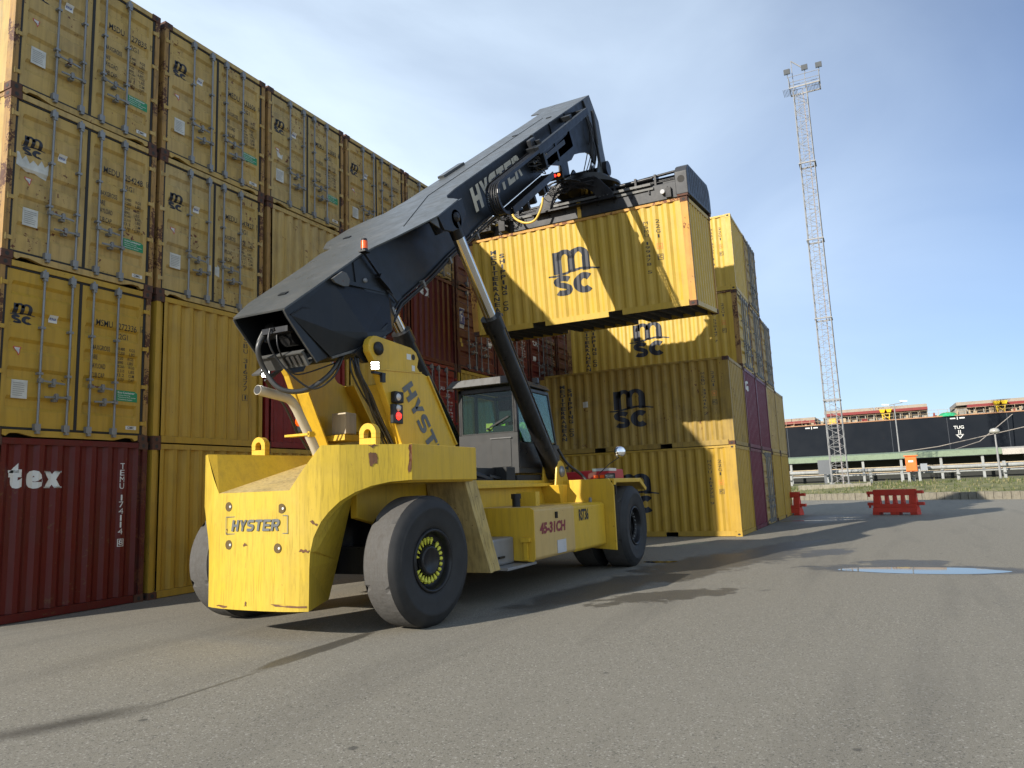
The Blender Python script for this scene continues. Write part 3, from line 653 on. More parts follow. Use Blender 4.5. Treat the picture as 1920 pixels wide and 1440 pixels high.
# ------------------------------------------------------------------ lattice mast with floodlights
steel = paint('galvanised lattice steel', (0.27, 0.27, 0.265), rust=0.3, dirt=0.3, rough=0.5)
def lattice_mast():
    cx, cy, z0, z1, hw = 58.0, -7.65, 0.95, 34.4, 0.56
    t = thing('lattice_mast', 'tall slim steel lattice mast with a floodlight platform against the sky', 'mast', (cx, cy, z0))
    O = (cx, cy, z0); cs = [(-1,-1), (1,-1), (1,1), (-1,1)]; sec = (z1-z0)/5
    for a, b_ in cs: obj('mast_leg', MB().cyl((cx+a*hw*1.08, cy+b_*hw*1.08, z0), (cx+a*hw*0.94, cy+b_*hw*0.94, z1), 0.034, n=6).mesh('mast_leg', O), steel, t)
    for s in range(5):
        mb = MB(); n = 9
        for f in range(4):
            a, b2 = cs[f], cs[(f+1) % 4]
            for i in range(n):
                za = z0+s*sec+i*sec/n; zb = za+sec/n; k1 = hw*(1.08-0.14*(za-z0)/(z1-z0)); p, q = (a, b2) if i % 2 == 0 else (b2, a)
                mb.cyl((cx+p[0]*k1, cy+p[1]*k1, za), (cx+q[0]*k1, cy+q[1]*k1, zb), 0.021, n=4, cap=False)
                mb.cyl((cx+a[0]*k1, cy+a[1]*k1, za), (cx+b2[0]*k1, cy+b2[1]*k1, za), 0.014, n=4, cap=False)
        obj('lattice_bracing', mb.mesh('lattice_bracing', O), steel, t)
        if s:
            z = z0+s*sec; f = MB(); k = hw+0.1
            for x0, x1, y0, y1 in ((-k, k, -k, -k+0.1), (-k, k, k-0.1, k), (-k, -k+0.1, -k+0.1, k-0.1), (k-0.1, k, -k+0.1, k-0.1)): f.box(cx+x0, cx+x1, cy+y0, cy+y1, z-0.05, z+0.05)
            obj('flange', f.mesh('flange', O), steel, t)
    l = MB()
    for y in (-0.2, 0.2): l.cyl((cx-0.35, cy+y, z0), (cx-0.35, cy+y, z1), 0.022, n=4)
    for i in range(110): l.cyl((cx-0.35, cy-0.2, z0+0.2+i*0.3), (cx-0.35, cy+0.2, z0+0.2+i*0.3), 0.014, n=4)
    obj('ladder', l.mesh('ladder', O), steel, t)
    obj('cable_duct', MB().box(cx+0.1, cx+0.16, cy-0.25, cy-0.18, z0, z1).mesh('cable_duct', O), plain('pinkish cable sheath', (0.27, 0.24, 0.24), 0.6), t)
    pf = MB(); px0, px1, py0, py1 = cx-0.75, cx+0.75, cy-1.6, cy+0.8; zp = z1+0.05
    for a, b_, c, d in ((px0, px0+0.06, py0, py1), (px1-0.06, px1, py0, py1), (px0+0.06, px1-0.06, py0, py0+0.06), (px0+0.06, px1-0.06, py1-0.06, py1)): pf.box(a, b_, c, d, zp, zp+0.12)
    for i in range(26): pf.box(px0+0.06, px1-0.06, py0+0.1+i*0.112, py0+0.13+i*0.112, zp+0.06, zp+0.085) if not 9 < i < 16 else None
    obj('platform', pf.mesh('platform', O), steel, t)
    rl = MB()
    for z in (zp+0.55, zp+1.05):
        for a, b_ in (((px0, py0), (px0, py1)), ((px1, py0), (px1, py1)), ((px0, py0), (px1, py0)), ((px0, py1), (px1, py1))): rl.cyl((*a, z), (*b_, z), 0.025, n=5)
    for x in (px0, px1):
        for y in (py0, cy-0.5, py1): rl.cyl((x, y, zp), (x, y, zp+1.05), 0.025, n=5)
    obj('railing', rl.mesh('railing', O), steel, t)
    lampm = plain('floodlight casing', (0.10, 0.11, 0.12), 0.4); glass = plain('floodlight glass', (0.12, 0.13, 0.14), 0.1)
    for y, x in ((py1+0.05, px0), (cy-0.55, px0), (py0-0.05, px0+0.2)):
        f = MB(); zz = zp+1.6; f.cyl((x, y, zp+1.0), (x, y, zz-0.25), 0.03, n=6)
        f.beam((x+0.12, y, zz), (x-0.22, y, zz-0.10), 0.50, 0.40, (0.3, 0, 1)); fo = obj('floodlight', f.mesh('floodlight', O), lampm, t)
        obj('lamp_glass', MB().beam((x-0.222, y, zz-0.1005), (x-0.235, y, zz-0.105), 0.43, 0.33, (0.3, 0, 1)).mesh('lamp_glass', O), glass, fo)
    obj('davit', MB().cyl((cx-0.3, cy+0.45, z1), (cx-0.3, cy+0.5, zp+2.7), 0.03, n=5).cyl((cx-0.3, cy+0.5, zp+2.7), (cx-0.3, cy-0.3, zp+1.9), 0.05, n=5).mesh('davit', O), steel, t)
    bs = MB()
    for a, b_ in cs: bs.box(cx+a*0.6-0.18, cx+a*0.6+0.18, cy+b_*0.6-0.18, cy+b_*0.6+0.18, 0.9, 1.0)
    obj('base_plate', bs.mesh('base_plate', O), steel, t)
lattice_mast()

# ------------------------------------------------------------------ quayside: pipes, canopy, cabinet, lamp posts
white = paint('flaking white pipe paint', (0.31, 0.32, 0.31), rust=0.7, dirt=0.45, rough=0.55)
def ymk(y0, y1, n): return [y0+(y1-y0)*i/(n-1) for i in range(n)]
t = thing('pipe_rack', 'white twin pipeline on low posts running along the quay', 'pipeline', (62, -12, 0.93)); O = (62, -12, 0.93)
for z, r, x in ((1.95, 0.15, 61.9), (1.62, 0.09, 62.3), (1.95, 0.07, 62.5), (1.58, 0.06, 62.05)): obj('pipe', MB().cyl((x, 14, z), (x, -46, z), r, n=10).mesh('pipe', O), white, t)
for i, y in enumerate(ymk(12, -44, 19)):
    obj('pipe_post', MB().box(61.95, 62.15, y-0.1, y+0.1, 0.6, 2.0 if i % 2 else 2.25).box(61.7, 62.6, y-0.12, y+0.12, 1.36, 1.46).mesh('pipe_post', O), white, t)
canopy = paint('pale green corrugated roofing', (0.175, 0.225, 0.145), dirt=0.35, rough=0.6)
t = thing('quay_canopy', 'long low walkway shelter with a pale green roof between pipeline and ship', 'canopy', (75, -12, 0.93)); O = (75, -12, 0.93)
rf = MB(); rf.hexa([(74.6, 30, 3.02), (77.4, 30, 3.05), (77.4, -20.6, 3.05), (74.6, -20.6, 3.02), (74.9, 30, 3.56), (77.4, 30, 3.75), (77.4, -20.6, 3.75), (74.9, -20.6, 3.56)])
obj('canopy_roof', rf.mesh('canopy_roof', O), canopy, t)
obj('canopy_roof', MB().hexa([(74.6, -20.62, 2.95), (77.4, -20.62, 3.0), (77.4, -60, 3.0), (74.6, -60, 2.95), (74.9, -20.62, 3.5), (77.4, -20.62, 3.7), (77.4, -60, 3.7), (74.9, -60, 3.5)]).mesh('canopy_roof', O), paint('bare fibre cement roofing', (0.40, 0.37, 0.32), dirt=0.5, rough=0.9), t, label='unpainted beige stretch of the walkway roof')
for y in ymk(28, -56, 26): obj('canopy_post', MB().box(74.85, 75.05, y-0.11, y+0.11, 0.9, 3.02).mesh('canopy_post', O), white, t)
for z in (1.75, 2.25): obj('handrail', MB().cyl((74.95, 30, z), (74.95, -60, z), 0.05, n=6).mesh('handrail', O), paint('rust stained handrail', (0.5, 0.4, 0.26), rust=0.8), t)
obj('back_panel', MB().box(77.3, 77.4, -60, 30, 0.9, 3.0).mesh('back_panel', O), plain('dark shelter boards', (0.03, 0.032, 0.03), 0.9), t)
tag(obj('low_wall', MB().box(79, 79.4, -60, -14.2, 0.5, 1.85).mesh('low_wall'), paint('oxide red boarding', (0.26, 0.065, 0.065), dirt=0.4)), 'low oxide red wall seen under the walkway shelter at right', 'wall')
t = thing('electrical_cabinet', 'orange electrical cabinet on legs beside the white pipeline', 'electrical cabinet', (61.2, -12.8, 0.95)); O = (61.2, -12.8, 0.95)
om = paint('orange cabinet paint', (0.75, 0.17, 0.03), dirt=0.2, fade=0.3)
obj('cabinet_box', MB().box(61.0, 61.5, -13.2, -12.4, 1.72, 2.92).mesh('cabinet_box', O), om, t, bevel=0.02)
obj('cabinet_door', MB().box(60.95, 61.0, -13.15, -12.45, 1.78, 2.86).mesh('cabinet_door', O), om, t)
obj('sticker', MB().box(60.935, 60.945, -12.95, -12.6, 2.45, 2.6).mesh('sticker', O), M['white'], t)
for y in (-12.55, -13.3, -12.05): obj('leg', MB().box(61.15, 61.3, y-0.09, y+0.09, 0.6, 1.75 if y > -13 else 1.9).mesh('leg', O), white, t)
obj('meter_box', MB().box(61.0, 61.3, -13.9, -13.42, 1.75, 2.3).mesh('meter_box', O), plain('grey meter housing', (0.25, 0.27, 0.29), 0.5), t)
obj('roof_cap', MB().box(60.9, 61.55, -13.3, -12.3, 2.925, 3.0).mesh('roof_cap', O), om, t)
tag(obj('control_box', MB().box(60.6, 61.1, -6.9, -5.9, 1.75, 2.95).box(60.7, 60.9, -6.5, -6.3, 0.9, 1.75).mesh('control_box'), plain('slate grey cabinet', (0.10, 0.11, 0.12), 0.5)), 'dark grey cabinet standing behind the foot of the lattice mast', 'cabinet')
def lamp_post(x, y, z0, z1, label, globe):
    t = thing('lamp_post', label, 'lamp post', (x, y, z0), 'lamp posts on the quay'); O = (x, y, z0)
    obj('pole', MB().cyl((x, y, z0), (x, y, z1), 0.09, 0.05, n=8).mesh('pole', O), steel, t)
    if globe: obj('lamp_head', MB().rev([(0.0, -0.14), (0.3, -0.10), (0.36, 0.02), (0.26, 0.2), (0.0, 0.27)], (x, y, z1), (0,0,1), 14).mesh('lamp_head', O), plain('milky lamp globe', (0.35, 0.34, 0.30), 0.2), t)
    else:
        obj('lamp_arm', MB().cyl((x, y+0.7, z1-0.05), (x, y-0.8, z1+0.15), 0.04, n=6).mesh('lamp_arm', O), steel, t)
        for d, h in ((0.8, 0.05), (-0.9, 0.3)): obj('lamp_head', MB().beam((x, y+d-0.35, z1+h-0.05), (x, y+d+0.35, z1+h+0.02), 0.35, 0.14).mesh('lamp_head', O), plain('white lamp housing', (0.6, 0.62, 0.62), 0.4), t)
lamp_post(80, -12.36, 0.0, 8.75, 'tall thin double-armed lamp post in front of the ship', False)
lamp_post(60, -18.55, 0.93, 4.45, 'short lamp post with a round head at the right of the quay', True)
for nm, pts, lab in (('mooring_rope', [(76.5, -9.6, 3.4), (82, -16, 4.2), (95, -29, 7.0), (96, -31, 8)], 'pale mooring rope rising gently across the ship side to the right'), ('mooring_rope', [(77.5, -16.4, 3.5), (85, -20, 4.6), (95.2, -24.6, 7.9)], 'darker mooring rope climbing steeply to the ship deck')):
    tag(obj(nm, MB().tube(pts, 0.05, 5).mesh(nm), plain('weathered rope', (0.42, 0.36, 0.29), 0.9)), lab, 'rope', 'mooring ropes')

# ------------------------------------------------------------------ ship at the quay
t = thing('cargo_ship', 'long black-hulled bulk carrier moored beyond the quay', 'ship', (100, -12, -1.2)); O = (100, -12, -1.2)
hullm = paint('black hull paint', (0.006, 0.009, 0.014), rust=0.15, dirt=0.12, rough=0.7, fade=0.25, streak=0.5, scale=0.12, grime=(0.018, 0.018, 0.018), spec=0.15)
S = 95.0
obj('hull', MB().box(S, S+28, -150, 24, 1.2, 8.1).mesh('hull', O), hullm, t)
obj('hull_bottom', MB().box(S+0.01, S+27.9, -149, 23, -2, 1.198).mesh('hull_bottom', O), paint('antifouling red', (0.16, 0.035, 0.035), dirt=0.5), t)
obj('gunwale', MB().box(S-0.08, S+0.3, -150, 24, 8.1, 8.22).mesh('gunwale', O), plain('orange rust edge', (0.36, 0.19, 0.10), 0.8), t)
hp = MB()
for i in range(24): hp.box(S-0.012, S-0.002, -120+i*6, -120+i*6+0.06, 1.4, 8.0)
obj('hull_seam', hp.mesh('hull_seam', O), plain('hull weld seam', (0.03, 0.036, 0.045), 0.5), t)
rp_ = paint('ship oxide red paint', (0.22, 0.03, 0.028), dirt=0.4); gp = paint('ship grey coaming paint', (0.26, 0.25, 0.22), rust=1.0, dirt=0.4, scale=0.5); yp = plain('ship yellow paint', (0.75, 0.50, 0.02), 0.5); bp_ = paint('ship buff deck paint', (0.42, 0.32, 0.20), rust=0.6, dirt=0.4)
def hatch(y0, y1, zt, red=(0, 1)):
    h = obj('hatch_coaming', MB().box(S+2.6, S+12, y1, y0, 8.0, zt-0.75).mesh('hatch_coaming', O), gp, t)
    n = max(2, int((y0-y1)/0.95))
    for i in range(n+1): y = y1+(y0-y1)*i/n; obj('coaming_rib', MB().prism([(S+2.58, y, 8.1), (S+1.6, y, 8.1), (S+1.9, y, zt-0.8), (S+2.58, y, zt-0.8)], (0, 0.10, 0)).mesh('coaming_rib', O), gp, h)
    obj('coaming_rail', MB().box(S+1.4, S+2.7, y1+(y0-y1)*(1-red[1]), y0-(y0-y1)*red[0], zt-0.76, zt-0.42).mesh('coaming_rail', O), rp_, h)
    cv = MB(); m = max(2, int((y0-y1)/4))
    for i in range(m):
        a = y1+(y0-y1)*i/m; b2 = y1+(y0-y1)*(i+1)/m-0.08; cv.hexa([(S+1.9, a, zt-0.41), (S+12, a, zt-0.41), (S+12, b2, zt-0.41), (S+1.9, b2, zt-0.41), (S+2.2, a, zt+0.02), (S+12, a, zt+0.2), (S+12, b2, zt+0.2), (S+2.2, b2, zt+0.02)])
    obj('hatch_cover', cv.mesh('hatch_cover', O), paint('ship hatch cover paint', (0.30, 0.25, 0.19), rust=1.0, dirt=0.3, scale=0.4), t)
hatch(-4.4, -16.2, 10.0, (0.03, 1)); hatch(-19.2, -42, 9.85, (0.05, 1)); hatch(2.5, -3.3, 9.35)
r5 = random.Random(8); dk = MB(); dy = MB(); dr_ = MB()
for i in range(150):
    y = r5.uniform(-40, 1.5); x = S+r5.uniform(0.4, 2.2); h = r5.uniform(0.15, 0.8); w = r5.uniform(0.04, 0.28)
    if i < 90: obj('deck_fitting', MB().box(x, x+w, y, y+w*r5.uniform(0.5, 2.5), 8.1, 8.1+h).mesh('deck_fitting', O), bp_ if r5.random() < 0.75 else rp_, t)

rl = MB()
for z in (8.6, 9.0): rl.cyl((S+0.25, 2, z), (S+0.25, -42, z), 0.022, n=4)
for i in range(46): rl.cyl((S+0.25, 2-i*0.96, 8.2), (S+0.25, 2-i*0.96, 9.0), 0.025, n=4)
obj('railing', rl.mesh('railing', O), bp_, t)
def deckstand(y):
    s = MB()
    for a in (-0.45, 0.45): s.cyl((S+0.7, y+a*0.7, 8.2), (S+0.7, y+a, 9.2), 0.07, n=5); s.cyl((S+1.2, y+a*0.7, 8.2), (S+1.2, y+a, 9.2), 0.05, n=5)
    for z in (8.6, 9.0): s.beam((S+0.7, y-0.45, z), (S+0.7, y+0.45, z), 0.07, 0.07)
    s.beam((S+0.7, y-0.4, 8.3), (S+0.7, y+0.4, 9.0), 0.06, 0.06); o = obj('deck_light_stand', s.mesh('deck_light_stand', O), yp, t)
    h = MB()
    for a in (-0.36, 0.36): h.hexa([(S+0.4, y+a-0.2, 9.15), (S+1.3, y+a-0.2, 9.15), (S+1.3, y+a+0.2, 9.15), (S+0.4, y+a+0.2, 9.15), (S+0.3, y+a-0.34, 9.55), (S+1.4, y+a-0.34, 9.55), (S+1.4, y+a+0.34, 9.55), (S+0.3, y+a+0.34, 9.55)])
    obj('stand_hood', h.mesh('stand_hood', O), yp, o)
deckstand(-11.6); deckstand(-23.6)
obj('deck_stand', MB().box(S+0.6, S+1.0, -5.9, -5.1, 8.2, 8.9).mesh('deck_stand', O), yp, t)
obj('net_heap', MB().rev([(0.0, 0.6), (0.7, 0.45), (1.1, 0.15), (1.25, 0.0)], (S+0.9, -18.2, 8.12), (0,0,1), 12).mesh('net_heap', O), plain('green netting', (0.03, 0.38, 0.16), 0.8, var=0.5), t)
def shipart(a, name):
    me = art(a, lambda u, v: (S-0.02, -u, v), (), name); me.transform(Matrix.Translation(-V(*O))); obj(name, me, M['white'], t)
shipart(T2().text('TUG', 18.55, 19.6, 6.55, 6.93, 0.02).poly([(18.98, 6.4), (19.06, 6.4), (19.06, 5.84), (18.98, 5.84)]).poly([(19.16, 6.4), (19.24, 6.4), (19.24, 5.84), (19.16, 5.84)]).poly([(18.7, 5.9), (19.5, 5.9), (19.5, 5.82), (18.7, 5.82)]).poly([(18.7, 5.85), (18.82, 5.85), (19.14, 5.5), (19.1, 5.4)]).poly([(19.5, 5.85), (19.38, 5.85), (19.08, 5.5), (19.12, 5.4)]), 'tug_mark')
for u in (2.2, 18.3): shipart(T2().rect(u, u+0.55, 7.75, 7.9).rect(u+0.7, u+0.8, 7.65, 8.0).rect(u+0.95, u+1.5, 7.75, 7.9), 'draught_mark')

# ------------------------------------------------------------------ red plastic barriers
def barrier(x, y, ang, label):
    t = thing('plastic_barrier', label, 'barrier', (x, y, 0), 'red water-filled barriers'); t.rotation_euler = (0, 0, ang)
    m = M['barrier']; w = 1.66/2; b = MB()
    def slab(u0, u1, z0, z1):      # thickness tapers upwards
        th = lambda z: 0.20 if z < 0.28 else max(0.05, 0.13-(z-0.28)*0.16)
        b.hexa([(-th(z0), u0, z0), (th(z0), u0, z0), (th(z0), u1, z0), (-th(z0), u1, z0), (-th(z1), u0, z1), (th(z1), u0, z1), (th(z1), u1, z1), (-th(z1), u1, z1)])
    for u0, u1 in ((-w, -w+0.26), (-0.16, 0.16), (w-0.26, w)): slab(u0, u1, 0, 0.09)
    slab(-w, w, 0.09, 0.28); slab(-w*0.985, w*0.985, 0.28, 0.42)
    us = [-w*0.97, -0.53, -0.36, -0.23, -0.06, 0.07, 0.24, 0.37, 0.54, w*0.97]
    for i in range(0, 10, 2): slab(us[i], us[i+1], 0.42, 0.74)
    slab(-w*0.97, w*0.97, 0.74, 0.98)
    obj('barrier_body', b.mesh('barrier_body'), m, t, bevel=0.015)
    for s in (-1, 1):
        for z in (0.36, 0.80):
            l = MB(); l.box(-0.07, 0.07, min(s*w, s*(w+0.22)), max(s*w, s*(w+0.22)), z, z+0.12)
            if s > 0: l.box(-0.04, 0.04, w+0.12, w+0.19, z-0.10, z)
            obj('coupling_lug', l.mesh('coupling_lug'), m, t, bevel=0.01)
M['barrier'] = paint('faded red plastic', (0.62, 0.055, 0.03), dirt=0.2, rough=0.55, fade=0.35)
barrier(26.8, -11.18, -0.38, 'red plastic barrier with four slots standing in the open at right')
barrier(28.1, -6.85, -0.38, 'red plastic barrier half hidden behind the end of the container row')

# ------------------------------------------------------------------ container wall on the left
WG = 'containers stacked in the long wall at left'; RG = 'containers stacked in the block behind the lifted one'
random.seed(21)
def wall(k, h, end, pm, label, **kw): return container(at_wall(k, h), end, pm, label, WG, **kw)
t, lf = wall(0, 3, 'door', 'c_yellow2', 'yellow double-door container numbered 127835, top left corner of the wall', post='post'); doormarks(t, lf, 'MSDU 127835 7', seed=1)
t, lf = wall(0, 2, 'door', 'c_yellow2', 'yellow double-door container numbered 254248 with a torn white label, leftmost in third tier', post='post'); doormarks(t, lf, 'MEDU 254248 8', seed=2)
rr = random.Random(5); P = [(0.14, 1.66), (0.14, 1.46), (0.30, 1.40), (0.42, 1.41), (0.60, 1.36), (0.61, 1.62), (0.55, 1.55), (0.50, 1.64), (0.45, 1.54), (0.38, 1.60), (0.33, 1.53), (0.27, 1.64), (0.22, 1.56), (0.17, 1.67)]
ondoor(lf[0], T2().poly(P), M['paper'], 'torn_label', 0.024)
t, lf = wall(0, 1, 'door', 'c_yellow', 'yellow double-door container numbered 272336, leftmost in second tier', post='post'); doormarks(t, lf, 'MSMU 272336 6', seed=3)
t, _ = wall(0, 0, 'front', 'c_maroon', 'maroon container end lettered tex in white, bottom left on the ground', post='mpost')
onfront(t, T2().text('t', 0.30, 0.46, 1.86, 2.22, 0.09).rect(0.29, 0.42, 2.08, 2.12).text('e', 0.53, 0.75, 1.855, 2.12, 0.075).text('x', 0.79, 1.02, 1.86, 2.11, 0.075).rect(0.78, 0.88, 2.09, 2.11).rect(0.93, 1.02, 2.09, 2.11).rect(0.78, 0.88, 1.86, 1.88).rect(0.93, 1.04, 1.86, 1.88), M['white'], 'company_lettering')
fcol(t, ('TEMU', '174114'), 1.98, 2.04, 2.24, M['white'], gap=0.15, pitch=0.107); onfront(t, T2().column('8', 1.99, 2.05, 1.02, 0.93, 0.0, 0.1).frame(1.975, 2.065, 0.915, 1.035, 0.01), M['white'], 'check_digit')
t, lf = wall(1, 3, 'door', 'c_yellow2', 'yellow double-door container numbered 533606, second from left in top tier', post='post'); doormarks(t, lf, 'MEDU 533606 9', seed=4)
t, lf = wall(1, 2, 'door', 'c_yellow3', 'yellow double-door container numbered 647427 with peeled labels at its centre handles', post='post'); doormarks(t, lf, 'MEDU 647427 3', eco=False, seed=5)
ondoor(lf[0], T2().poly([(1.08, 1.0), (1.09, 0.72), (1.17, 0.70), (1.16, 0.92), (1.14, 0.86), (1.12, 0.98)]), M['paper'], 'torn_label', 0.024)
ondoor(lf[1], T2().poly([(1.26, 0.94), (1.25, 0.66), (1.36, 0.63), (1.36, 0.90), (1.32, 0.82), (1.30, 0.95)]), M['paper'], 'torn_label', 0.024)
t, _ = wall(1, 1, 'front', 'c_yellow', 'plain ribbed yellow container end lettered 316377 down its right side, second tier')
fcol(t, ('MSBU', '316377'), 1.97, 2.05, 2.25, M['black']); onfront(t, T2().column('1', 1.97, 2.05, 1.0, 0.91, 0.0, 0.1).frame(1.96, 2.06, 0.895, 1.015, 0.008), M['black'], 'check_digit')
t, _ = wall(1, 0, 'front', 'c_yellow', 'plain ribbed yellow container end on the ground behind the left rear tyre')
t, lf = wall(2, 3, 'door', 'c_yellow3', 'yellow double-door container numbered 323083 with a white ship sticker, third in top tier', post='post'); doormarks(t, lf, 'MSBU 323083 1', seed=6)
ondoor(lf[0], T2().poly([(0.27, 1.22), (0.31, 1.10), (0.44, 1.08), (0.46, 1.20), (0.40, 1.16), (0.33, 1.22)]), M['paper'], 'torn_label', 0.024)
t, _ = wall(2, 2, 'front', 'c_yellow3', 'pale scratched ribbed container end above the black boom tail, third tier', post='post')
fcol(t, ('MSMU', '180652'), 2.10, 2.18, 2.25, M['black'])
t, _ = wall(2, 1, 'front', 'c_red', 'red ribbed container end behind the white exhaust pipe')
fcol(t, ('TEMU', '380J', '2'), 1.97, 2.05, 2.25, M['white'])
wall(2, 0, 'front', 'c_yellow', 'yellow container end on the ground hidden behind the counterweight, under the red one')
t, lf = wall(3, 3, 'door', 'c_yellow2', 'yellow double-door container numbered 180527, fourth in top tier against the sky', post='post'); doormarks(t, lf, 'MSMU 180527 7', eco=False, seed=7)
t, lf = wall(3, 2, 'door', 'c_maroon', 'dark maroon double-door container with orange figures behind the boom', post='mpost', rodm='dzinc')
for i in range(9):
    for w, x0, x1 in (('28.260', 1.86, 2.03), ('KGS', 2.08, 2.20)): ondoor(lf[1], T2().text(w, x0, x1, 1.6-i*0.11, 1.66-i*0.11, 0.004), M['orangeink'], 'weight_lettering')
wall(3, 1, 'front', 'c_yellow', 'ribbed yellow container end seen between the two yellow boom posts')
wall(3, 0, 'front', 'c_yellow', 'yellow container end on the ground behind the boom posts')
t, lf = wall(4, 3, 'door', 'c_yellow3', 'yellow double-door container just visible above the boom, fifth in top tier', post='post'); doormarks(t, lf, 'MSMU 204418 5', eco=False, seed=8)
t, _ = wall(4, 2, 'front', 'c_maroon', 'maroon ribbed container end lettered tex just below the boom', post='mpost')
onfront(t, T2().text('t', 0.40, 0.56, 1.86, 2.22, 0.09).rect(0.39, 0.52, 2.08, 2.12).text('e', 0.63, 0.85, 1.855, 2.12, 0.075).text('x', 0.89, 1.12, 1.86, 2.11, 0.075).rect(0.88, 0.98, 2.09, 2.11).rect(1.03, 1.12, 2.09, 2.11), M['white'], 'company_lettering')
t, lf = wall(4, 1, 'door', 'c_red', 'red double-door container with white figures, left of the driver cab', post='mpost', rodm='dzinc')
def plate(l, pre, num, n, unit):
    for w, x0, x1, z0, z1 in [(pre, 1.45, 1.76, 1.85, 1.96), (num, 1.87, 2.24, 1.845, 1.95)]+[(w, x0, x1, 1.5-i*0.10, 1.555-i*0.10) for i in range(n) for w, x0, x1 in (('30.480', 1.86, 2.0), (unit, 2.07, 2.17))]: ondoor(l, T2().text(w, x0, x1, z0, z1, 0.004), M['white'], 'serial_lettering')
plate(lf[1], 'CAIU', '609970', 9, 'KGS'); ondoor(lf[1], T2().text('22G1', 1.88, 2.1, 1.68, 1.78, 0.0), M['white'], 'size_lettering')
wall(4, 0, 'front', 'c_maroon', 'maroon container end on the ground behind the chassis')
wall(5, 3, 'door', 'c_maroon2', 'brownish red container, last in the top tier beside the hydraulic rod', post='mpost', rodm='dzinc')
t, lf = wall(5, 2, 'door', 'c_maroon2', 'brown red double-door container with a blue and white square sticker', post='mpost', rodm='dzinc')
ondoor(lf[0], T2().rect(0.20, 0.50, 1.30, 1.92), M['white'], 'sticker', 0.0255); ondoor(lf[0], T2().rect(0.215, 0.485, 1.42, 1.90), M['blue'], 'sticker', 0.0225)
ondoor(lf[0], T2().poly([(0.26, 1.48), (0.26, 1.70), (0.30, 1.82), (0.45, 1.86), (0.42, 1.78), (0.33, 1.75), (0.33, 1.70), (0.42, 1.72), (0.40, 1.65), (0.33, 1.62), (0.30, 1.50)]), M['white'], 'sticker_print', 0.0195)
ondoor(lf[0], T2().rect(0.24, 0.36, 0.72, 0.98), M['c_bright'], 'sticker', 0.024)
plate(lf[1], 'TCLU', '472861', 6, 'LBS'); ondoor(lf[1], T2().rect(1.95, 2.2, 0.95, 1.1), M['white'], 'sticker')
wall(5, 1, 'front', 'c_yellow', 'yellow container end showing just above the cab roof')
wall(5, 0, 'front', 'c_maroon', 'maroon container end on the ground behind the cab base')
for k, pm, lab in ((6, 'c_maroon2', 'reddish double-door container right of the thick cylinder barrel, under the lifted one'), (7, 'c_maroon', 'dark maroon double-door container at the far right end of the wall')):
    t, lf = wall(k, 2, 'door', pm, lab, post='mpost', rodm='dzinc')
    plate(lf[1], 'GESU', '553718', 6, 'LBS'); ondoor(lf[0], T2().rect(0.25, 0.5, 0.98, 1.15), M['white'], 'sticker'); ondoor(lf[0], T2().text('CAI', 0.3, 0.7, 1.55, 1.75, 0.03), M['white'], 'company_lettering')
wall(6, 1, 'front', 'c_maroon', 'maroon container end hidden behind the cab roof'); wall(7, 1, 'front', 'c_maroon2', 'brown red container end behind the right stack corner')
wall(8, 2, 'door', 'c_maroon2', 'narrow visible strip of maroon container where the wall meets the right block', post='mpost'); wall(8, 1, 'front', 'c_maroon', 'maroon container closing the wall in second tier'); wall(8, 0, 'front', 'c_yellow', 'yellow container closing the wall on the ground')
wall(6, 0, 'front', 'c_yellow', 'yellow container on the ground behind the cab'); wall(7, 0, 'front', 'c_yellow', 'yellow container on the ground at the right end of the wall')

# ------------------------------------------------------------------ container block on the right
RX, RY = 15.868, -7.217
def blk(k, h, end, pm, label, **kw): return container((RX+k*PITCH+random.uniform(-0.008, 0.008), RY+random.uniform(-0.01, 0.01), h*LV), end, pm, label, RG, **kw)
t, _ = blk(0, 0, 'front', 'c_yellow', 'yellow ribbed container with a company logo, on the ground nearest the front tyre', cast='c_yellow'); sidemarks(t, 'MSVU 161775 9')
t, _ = blk(0, 1, 'front', 'c_shaded', 'weathered yellow container with a company logo, stacked on the one nearest the front tyre'); sidemarks(t, 'MSBU 337416 2')
onside(t, T2().rect(4.42, 4.60, 1.45, 1.63), M['paper'], 'sticker')
blk(1, 0, 'front', 'c_purple', 'plum red container end, second from the front on the ground')
t, _ = blk(1, 1, 'front', 'c_purple', 'plum red container end with a white mark, second from the front in second tier')
onfront(t, T2().text('G', 0.3, 0.75, 1.85, 2.2, 0.03), M['white'], 'company_logo')
blk(2, 0, 'door', 'c_yellow2', 'grimy double-door container, third from the front on the ground', post='post'); blk(2, 1, 'front', 'c_purple', 'plum container end without any mark, third from the front in second tier')
blk(3, 0, 'front', 'c_yellow', 'yellow container end, fourth from the front on the ground'); blk(3, 1, 'front', 'c_yellow2', 'dull yellow container end, fourth from the front in second tier')
blk(4, 0, 'front', 'c_yellow', 'yellow container end, farthest on the ground beside the half hidden barrier'); blk(4, 1, 'front', 'c_yellow2', 'dull yellow container end, farthest in the second tier')
t, _ = blk(1, 2, 'door', 'c_bright', 'yellow container with a half sunlit logo directly below the lifted one', post='post'); sidemarks(t, 'MSMU 538147 7')
blk(2, 2, 'door', 'c_yellow2', 'double-door container in the middle of the third tier', post='post'); blk(3, 2, 'door', 'c_yellow2', 'double-door container farthest along the third tier', post='post')
t, _ = blk(1, 3, 'front', 'c_bright', 'sunlit yellow container at the top right, fourth tier nearest the camera', cast='c_bright'); sidemarks(t, 'MSBU 806214 3', logo=False, med=False, dy=0.1)
blk(2, 3, 'door', 'c_yellow2', 'double-door container farthest along the fourth tier', post='post')

